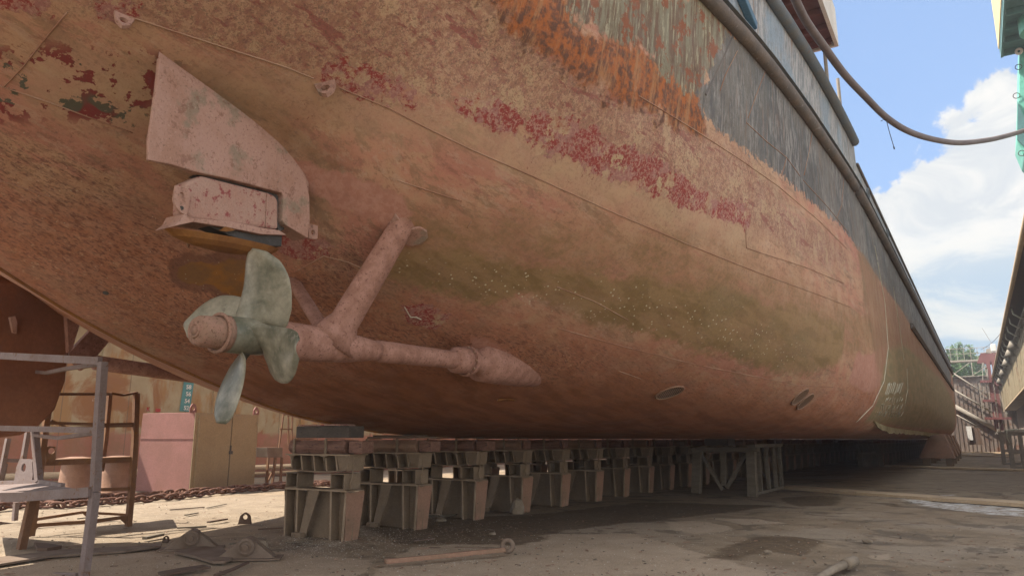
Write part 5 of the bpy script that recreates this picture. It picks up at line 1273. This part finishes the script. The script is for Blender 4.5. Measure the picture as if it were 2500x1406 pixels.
def pad(u, v, label, s_=.14, rot=0.):
    c = at(u, v, Z=0); q = MB(); R_ = Vector((math.cos(rot),math.sin(rot),0)); n_ = Vector((-R_.y,R_.x,0))
    q.plate_hole([c-R_*s_*1.1-Vector((0,0,.02)),c+R_*s_*1.1-Vector((0,0,.02)),c+R_*s_*.8+Vector((0,0,s_*1.2)),c+Vector((0,0,s_*1.75)),c-R_*s_*.8+Vector((0,0,s_*1.2))], c+Vector((0,0,s_*.95)), s_*.4, .05, n_, 20)
    tag(q.build('pad_eye', M['debris_dark'], None, bevel=.006), label, 'pad eye')
pad(598,1276,'dark pad eye standing upright on the sunlit floor', .12, YAW)
pad(405,1320,'small dark lug beside the thick offcut at the shadow edge', .05, YAW)
# rod with ring eye
a = at(940,1380,Z=0)+Vector((0,0,.05)); b = at(1232,1352,Z=0)+Vector((0,0,.06)); rd = thing('eye_rod', 'heavy rusty rod with a ring eye at its right end lying on the floor', 'rod', tuple(a))
q = MB(); q.bar(a, b, .07, .06); q.build('rod', M['blockpink'], rd, bevel=.01)
e_ = b+(b-a).normalized()*.05+Vector((0,0,.05)); q = MB(); q.ring(e_, (.5,-.85,.1), .075, .035, 20, 8); q.build('ring_eye', M['debris'], rd, smooth=True)
q = MB(); q.bar(at(1110,1338,Z=0)+Vector((0,0,.02)), at(1222,1341,Z=0)+Vector((0,0,.02)), .03, .02); tag(q.build('flat_strip', M['debris'], None), 'thin strip lying behind the eye rod', 'strip')
# bent pipe at the bottom right
q = MB(); pts = [at(1985,1425,Z=.05),at(2010,1403,Z=.05),at(2040,1386,Z=.06),at(2062,1377,Z=.07)]; q.tube(pts, [.045,.045,.047,.05], 14); q.tube([pts[-1], at(2086,1368,Z=.075)], .066, 14)
tag(q.build('bent_pipe', M['stone'], None, smooth=True), 'bent dusty pipe end lying at the bottom right', 'pipe')
# stones
def stone(u, v, s_, label, seed, Z=0, flat_=.6):
    c = at(u, v, Z=0); rr = random.Random(seed); bm = bmesh.new(); bmesh.ops.create_icosphere(bm, subdivisions=2, radius=s_)
    for vt in bm.verts:
        d = vt.co.normalized(); k = 1+.22*math.sin(3*d.x+seed)+.18*math.sin(4*d.y+seed*2)+rr.uniform(-.06,.06); vt.co = Vector((vt.co.x*k, vt.co.y*k, max(-s_*.3, vt.co.z*k*flat_)))
    me_ = bpy.data.meshes.new('stone'); bm.to_mesh(me_); bm.free(); me_.materials.append(M['stone']); o_ = bpy.data.objects.new('stone', me_); col.objects.link(o_); o_.location = c+Vector((0,0,s_*.2)); tag(o_, label, 'stone', 'loose stones')
for i,(u,v,s_,lab,fl_) in enumerate([(1262,1252,.20,'large angular stone at the foot of the fourth keel block',1.1),(1395,1215,.12,'small stone beside the fifth keel block',.8),(1078,1272,.10,'flat stone at the foot of the second keel block',.5),(1875,1349,.05,'small pale stone on the dark patch of dirt',.6),(2118,1322,.07,'brown clod on the floor right of the dark patch',.5),(1200,1304,.06,'small splinter stone left of the big dark stain',.5),(640,1336,.09,'dark lump behind the right pivot bracket',.8)]): stone(u,v,s_,lab,i+1,flat_=fl_)
q = MB(); pts = []; c = at(1075,1262,Z=0)
for k in range(40): A = k*.33; pts.append(c+Vector((math.cos(A)*(.22+.004*k), math.sin(A)*(.2+.004*k), .015+.0015*k)))
q.tube(pts, .012, 6); tag(q.build('wire_coil', M['plank'], None, smooth=True), 'small coil of wire between the second and third keel blocks', 'wire')
# stuff: shell flakes fallen from the hull
q = MB(); rr = random.Random(11)
zones = [((760,1325),60,14,.9,900),((1000,1320),160,30,1,700),((1250,1330),350,40,1,500),((300,1360),300,35,1,400),((1500,1290),400,40,1,400),((1900,1360),400,60,1,250),((500,1260),150,25,1,300),((1150,1370),500,40,1,500),((950,1300),90,16,.9,500)]
for (c_, su, sv, _, n_) in zones:
    for k in range(n_):
        u, v = rr.gauss(c_[0], su), rr.gauss(c_[1], sv)
        if v < 1190: continue
        p = at(u, v, Z=0)+Vector((0,0,.012)); s_ = rr.uniform(.003,.011); A = rr.uniform(0,6.28); a = Vector((math.cos(A),math.sin(A),rr.uniform(-.3,.3)))*s_; b = Vector((-math.sin(A),math.cos(A),rr.uniform(-.3,.3)))*s_*.7
        i0 = len(q.v); q.v += [tuple(p-a), tuple(p+b), tuple(p+a), tuple(p-b+Vector((0,0,.004)))]; q.f.append((i0,i0+1,i0+2,i0+3))
def drop(o_):
    me_ = o_.data; n = len(me_.vertices); a = np.empty(n*3, np.float32); me_.vertices.foreach_get('co', a); a = a.reshape(-1,3); a[:,2] += gz(a[:,0], a[:,1])+.004; me_.vertices.foreach_set('co', a.ravel()); me_.update()
sh_ = q.build('shell_flakes', M['shell'], None); drop(sh_); tag(sh_, 'tiny pale shell flakes fallen from the hull, scattered over the floor', 'flakes', kind='stuff')
q = MB(); rr = random.Random(12)
for k in range(5200):
    u, v = rr.uniform(-50,2550), 1190+220*rr.random()**1.3
    p = at(u, v, Z=0)+Vector((0,0,.004)); s_ = rr.uniform(.004,.020)*rr.random()**.8+.003; 
    a, b, c = [Vector((rr.uniform(-1,1),rr.uniform(-1,1),rr.uniform(-.1,.5)))*s_ for _ in range(3)]; d = Vector((rr.uniform(-.4,.4),rr.uniform(-.4,.4),1))*s_*.8
    i0 = len(q.v); q.v += [tuple(p+a),tuple(p+b),tuple(p+c),tuple(p+d)]; q.f += [(i0,i0+1,i0+2),(i0,i0+1,i0+3),(i0+1,i0+2,i0+3),(i0+2,i0,i0+3)]
gr_ = q.build('grit', M['stone'], None); drop(gr_); tag(gr_, 'brown grit and small chips lying loose on the dock floor', 'grit', kind='stuff')

for nm_, mt_, n_, sd_, lab_ in (('paint_chips','blockpink',380,21,'dull red paint and rust chips strewn over the dock floor'),('wood_chips','plank',260,22,'grey splinters and flat scraps strewn over the dock floor'),('dark_scraps','debris_dark',220,23,'dark rust scale lying over the dock floor')):
    q = MB(); rr = random.Random(sd_)
    for k in range(n_):
        u, v = rr.uniform(-50,2550), 1185+230*rr.random()**1.2; p = at(u, v, Z=0)+Vector((0,0,.008)); A = rr.uniform(0,3.14); L_ = rr.uniform(.006,.030)*(4 if rr.random()<.08 else 1); w_ = rr.uniform(.005,.018)
        d = Vector((math.cos(A),math.sin(A),rr.uniform(-.08,.12))); s_ = Vector((-math.sin(A),math.cos(A),rr.uniform(-.1,.1)))
        P4 = [p-d*L_-s_*w_*rr.uniform(.4,1), p+d*L_*rr.uniform(.7,1)-s_*w_, p+d*L_+s_*w_*rr.uniform(.3,1), p-d*L_*rr.uniform(.6,1)+s_*w_]; q.hexa(P4, [x+Vector((0,0,.004+.006*rr.random())) for x in P4])
    o_ = q.build(nm_, M[mt_], None); drop(o_); tag(o_, lab_, nm_.replace('_',' '), kind='stuff')

# ================================================================== HOSE AND CRANE
CY = 30.0
pa = [(1900,-60,19.0*0+-1.95),]
hp = []
ctrl = [((1925,-40),12.6),((1962,42),13.6),((2010,112),14.8),((2060,180),16.2),((2110,234),17.6),((2165,288),19.3),((2220,322),21),((2280,341),22.8),((2340,349),24.6),((2400,344),26.4),((2450,334),28),((2510,316),29.6),((2600,285),31)]
hp = [at(u, v, Y=y) for (u, v), y in ctrl]
def smooth_path(P_, n=8):
    out = []
    for i in range(len(P_)-1):
        p0, p1, p2, p3 = P_[max(i-1,0)], P_[i], P_[i+1], P_[min(i+2,len(P_)-1)]
        for k in range(n): s = k/n; out.append(.5*((2*p1)+(p2-p0)*s+(2*p0-5*p1+4*p2-p3)*s*s+(3*p1-p0-3*p2+p3)*s**3))
    return out+[P_[-1]]
hs = smooth_path(hp); q = MB(); q.tube(hs, .080, 12); tag(q.build('supply_hose', M['hose'], None, smooth=True), 'thick grey hose hanging in a curve from the ship side to the green crane', 'hose')
q = MB(); a = at(2163,290,Y=19.2); q.tube([a+Vector((-.12,0,-.04)), a, a+Vector((.04,0,-.35)), a+Vector((.10,0,-.75))], .009, 5); q.tube([a+Vector((.10,0,-.75)),a+Vector((.11,0,-.82))],.016,6); tag(q.build('dangling_cord', M['darkgap'], None), 'thin cord dangling from the middle of the grey hose', 'cord')
q = MB(); a = at(2475,770,Y=70); b = at(2405,893,Y=gy-6)
pts = [a.lerp(b, s)-Vector((0,0,3.0*math.sin(s*math.pi)*1.0)) for s in np.linspace(0,1,16)]
pts = [at(2475+(2395-2475)*s, 757+(853-757)*s+18*math.sin(math.pi*s), Y=75+30*s) for s in np.linspace(0,1,14)]
q.tube(pts, .025, 5); tag(q.build('overhead_cable', M['darkgap'], None), 'thin slack cable hanging from the wing wall to the red mast', 'cable')
C30 = lambda u, v: at(u, v, Y=CY)
crn = thing('dock_crane', 'green crane leg with a yellow machine house above it at the top right', 'crane', (3.5, CY, 9.05))
q = MB(); q.prism([C30(u,v) for u,v in [(2490,100),(2488,165),(2487,240),(2483,345),(2500,385),(2640,520),(2700,520),(2700,60),(2495,60)]], (0,1.6,0)); q.build('leg', M['green'], crn, bevel=.03)
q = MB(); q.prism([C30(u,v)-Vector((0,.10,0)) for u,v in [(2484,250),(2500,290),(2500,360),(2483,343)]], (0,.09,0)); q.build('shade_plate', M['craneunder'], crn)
# machine house: yellow side wall, teal underside
HB = C30(2440,130); 
zb = HB.z; 
hpt = [Vector((HB.x-.02,CY-5.6,zb)), Vector((HB.x-.02,CY,zb)), Vector((HB.x+4,CY,zb)), Vector((HB.x+4,CY-5.6,zb))]
q = MB(); q.hexa([p+Vector((0,0,.14)) for p in hpt], [p+Vector((0,0,3.4)) for p in hpt]); q.build('machine_house', M['yellow'], crn, bevel=.02)
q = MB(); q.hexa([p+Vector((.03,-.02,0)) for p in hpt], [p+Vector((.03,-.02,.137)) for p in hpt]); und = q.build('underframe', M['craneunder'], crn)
q = MB()
for k in range(6): y = CY-.1-k*1.0; q.box(HB.x+.05,HB.x+3.9,y-.08,y,zb-.22,zb-.003)
q.box(HB.x+.02,HB.x+.10,CY-5.5,CY-.0,zb-.2,zb-.003); q.build('floor_rib', M['craneunder'], und)
q = MB(); c = C30(2496,50); q.tube([Vector((HB.x+1.05,CY-2.2,zb-.003)),Vector((HB.x+1.05,CY-2.2,zb-.55))], .60, 24); q.build('slew_drum', M['green'], und, smooth=False, bevel=.02)
for (u,v) in [(2487,132),(2499,62)]:
    c = C30(u,v)-Vector((0,.2,0)); q = MB(); q.ring(c,(.25,1,.2),.085,.045,18,8); q.build('sheave', M['whitepaint'], und, smooth=True)
q = MB()
for (u,v) in [(2489,165),(2484,235),(2497,375)]: q = MB(); q.ring(C30(u,v)-Vector((.03,.05,0)),(0,1,0),.10,.014,14,5); q.build('hand_ring', M['darkgap'], crn)

# ================================================================== HAZE
hz_ = MB(); hz_.box(-60,20,-30,145,-2.2,24.5)
m_, t_ = bpy.data.materials.new('haze_air'), None
m_.use_nodes = True; nt = m_.node_tree; nt.nodes.clear(); o_ = nt.nodes.new('ShaderNodeOutputMaterial'); pv = nt.nodes.new('ShaderNodeVolumePrincipled')
pv.inputs['Color'].default_value = (.93,.95,1,1); pv.inputs['Density'].default_value = .0011; pv.inputs['Anisotropy'].default_value = .3
nt.links.new(pv.outputs[0], o_.inputs['Volume'])
tag(hz_.build('haze', m_, None), kind='stuff')
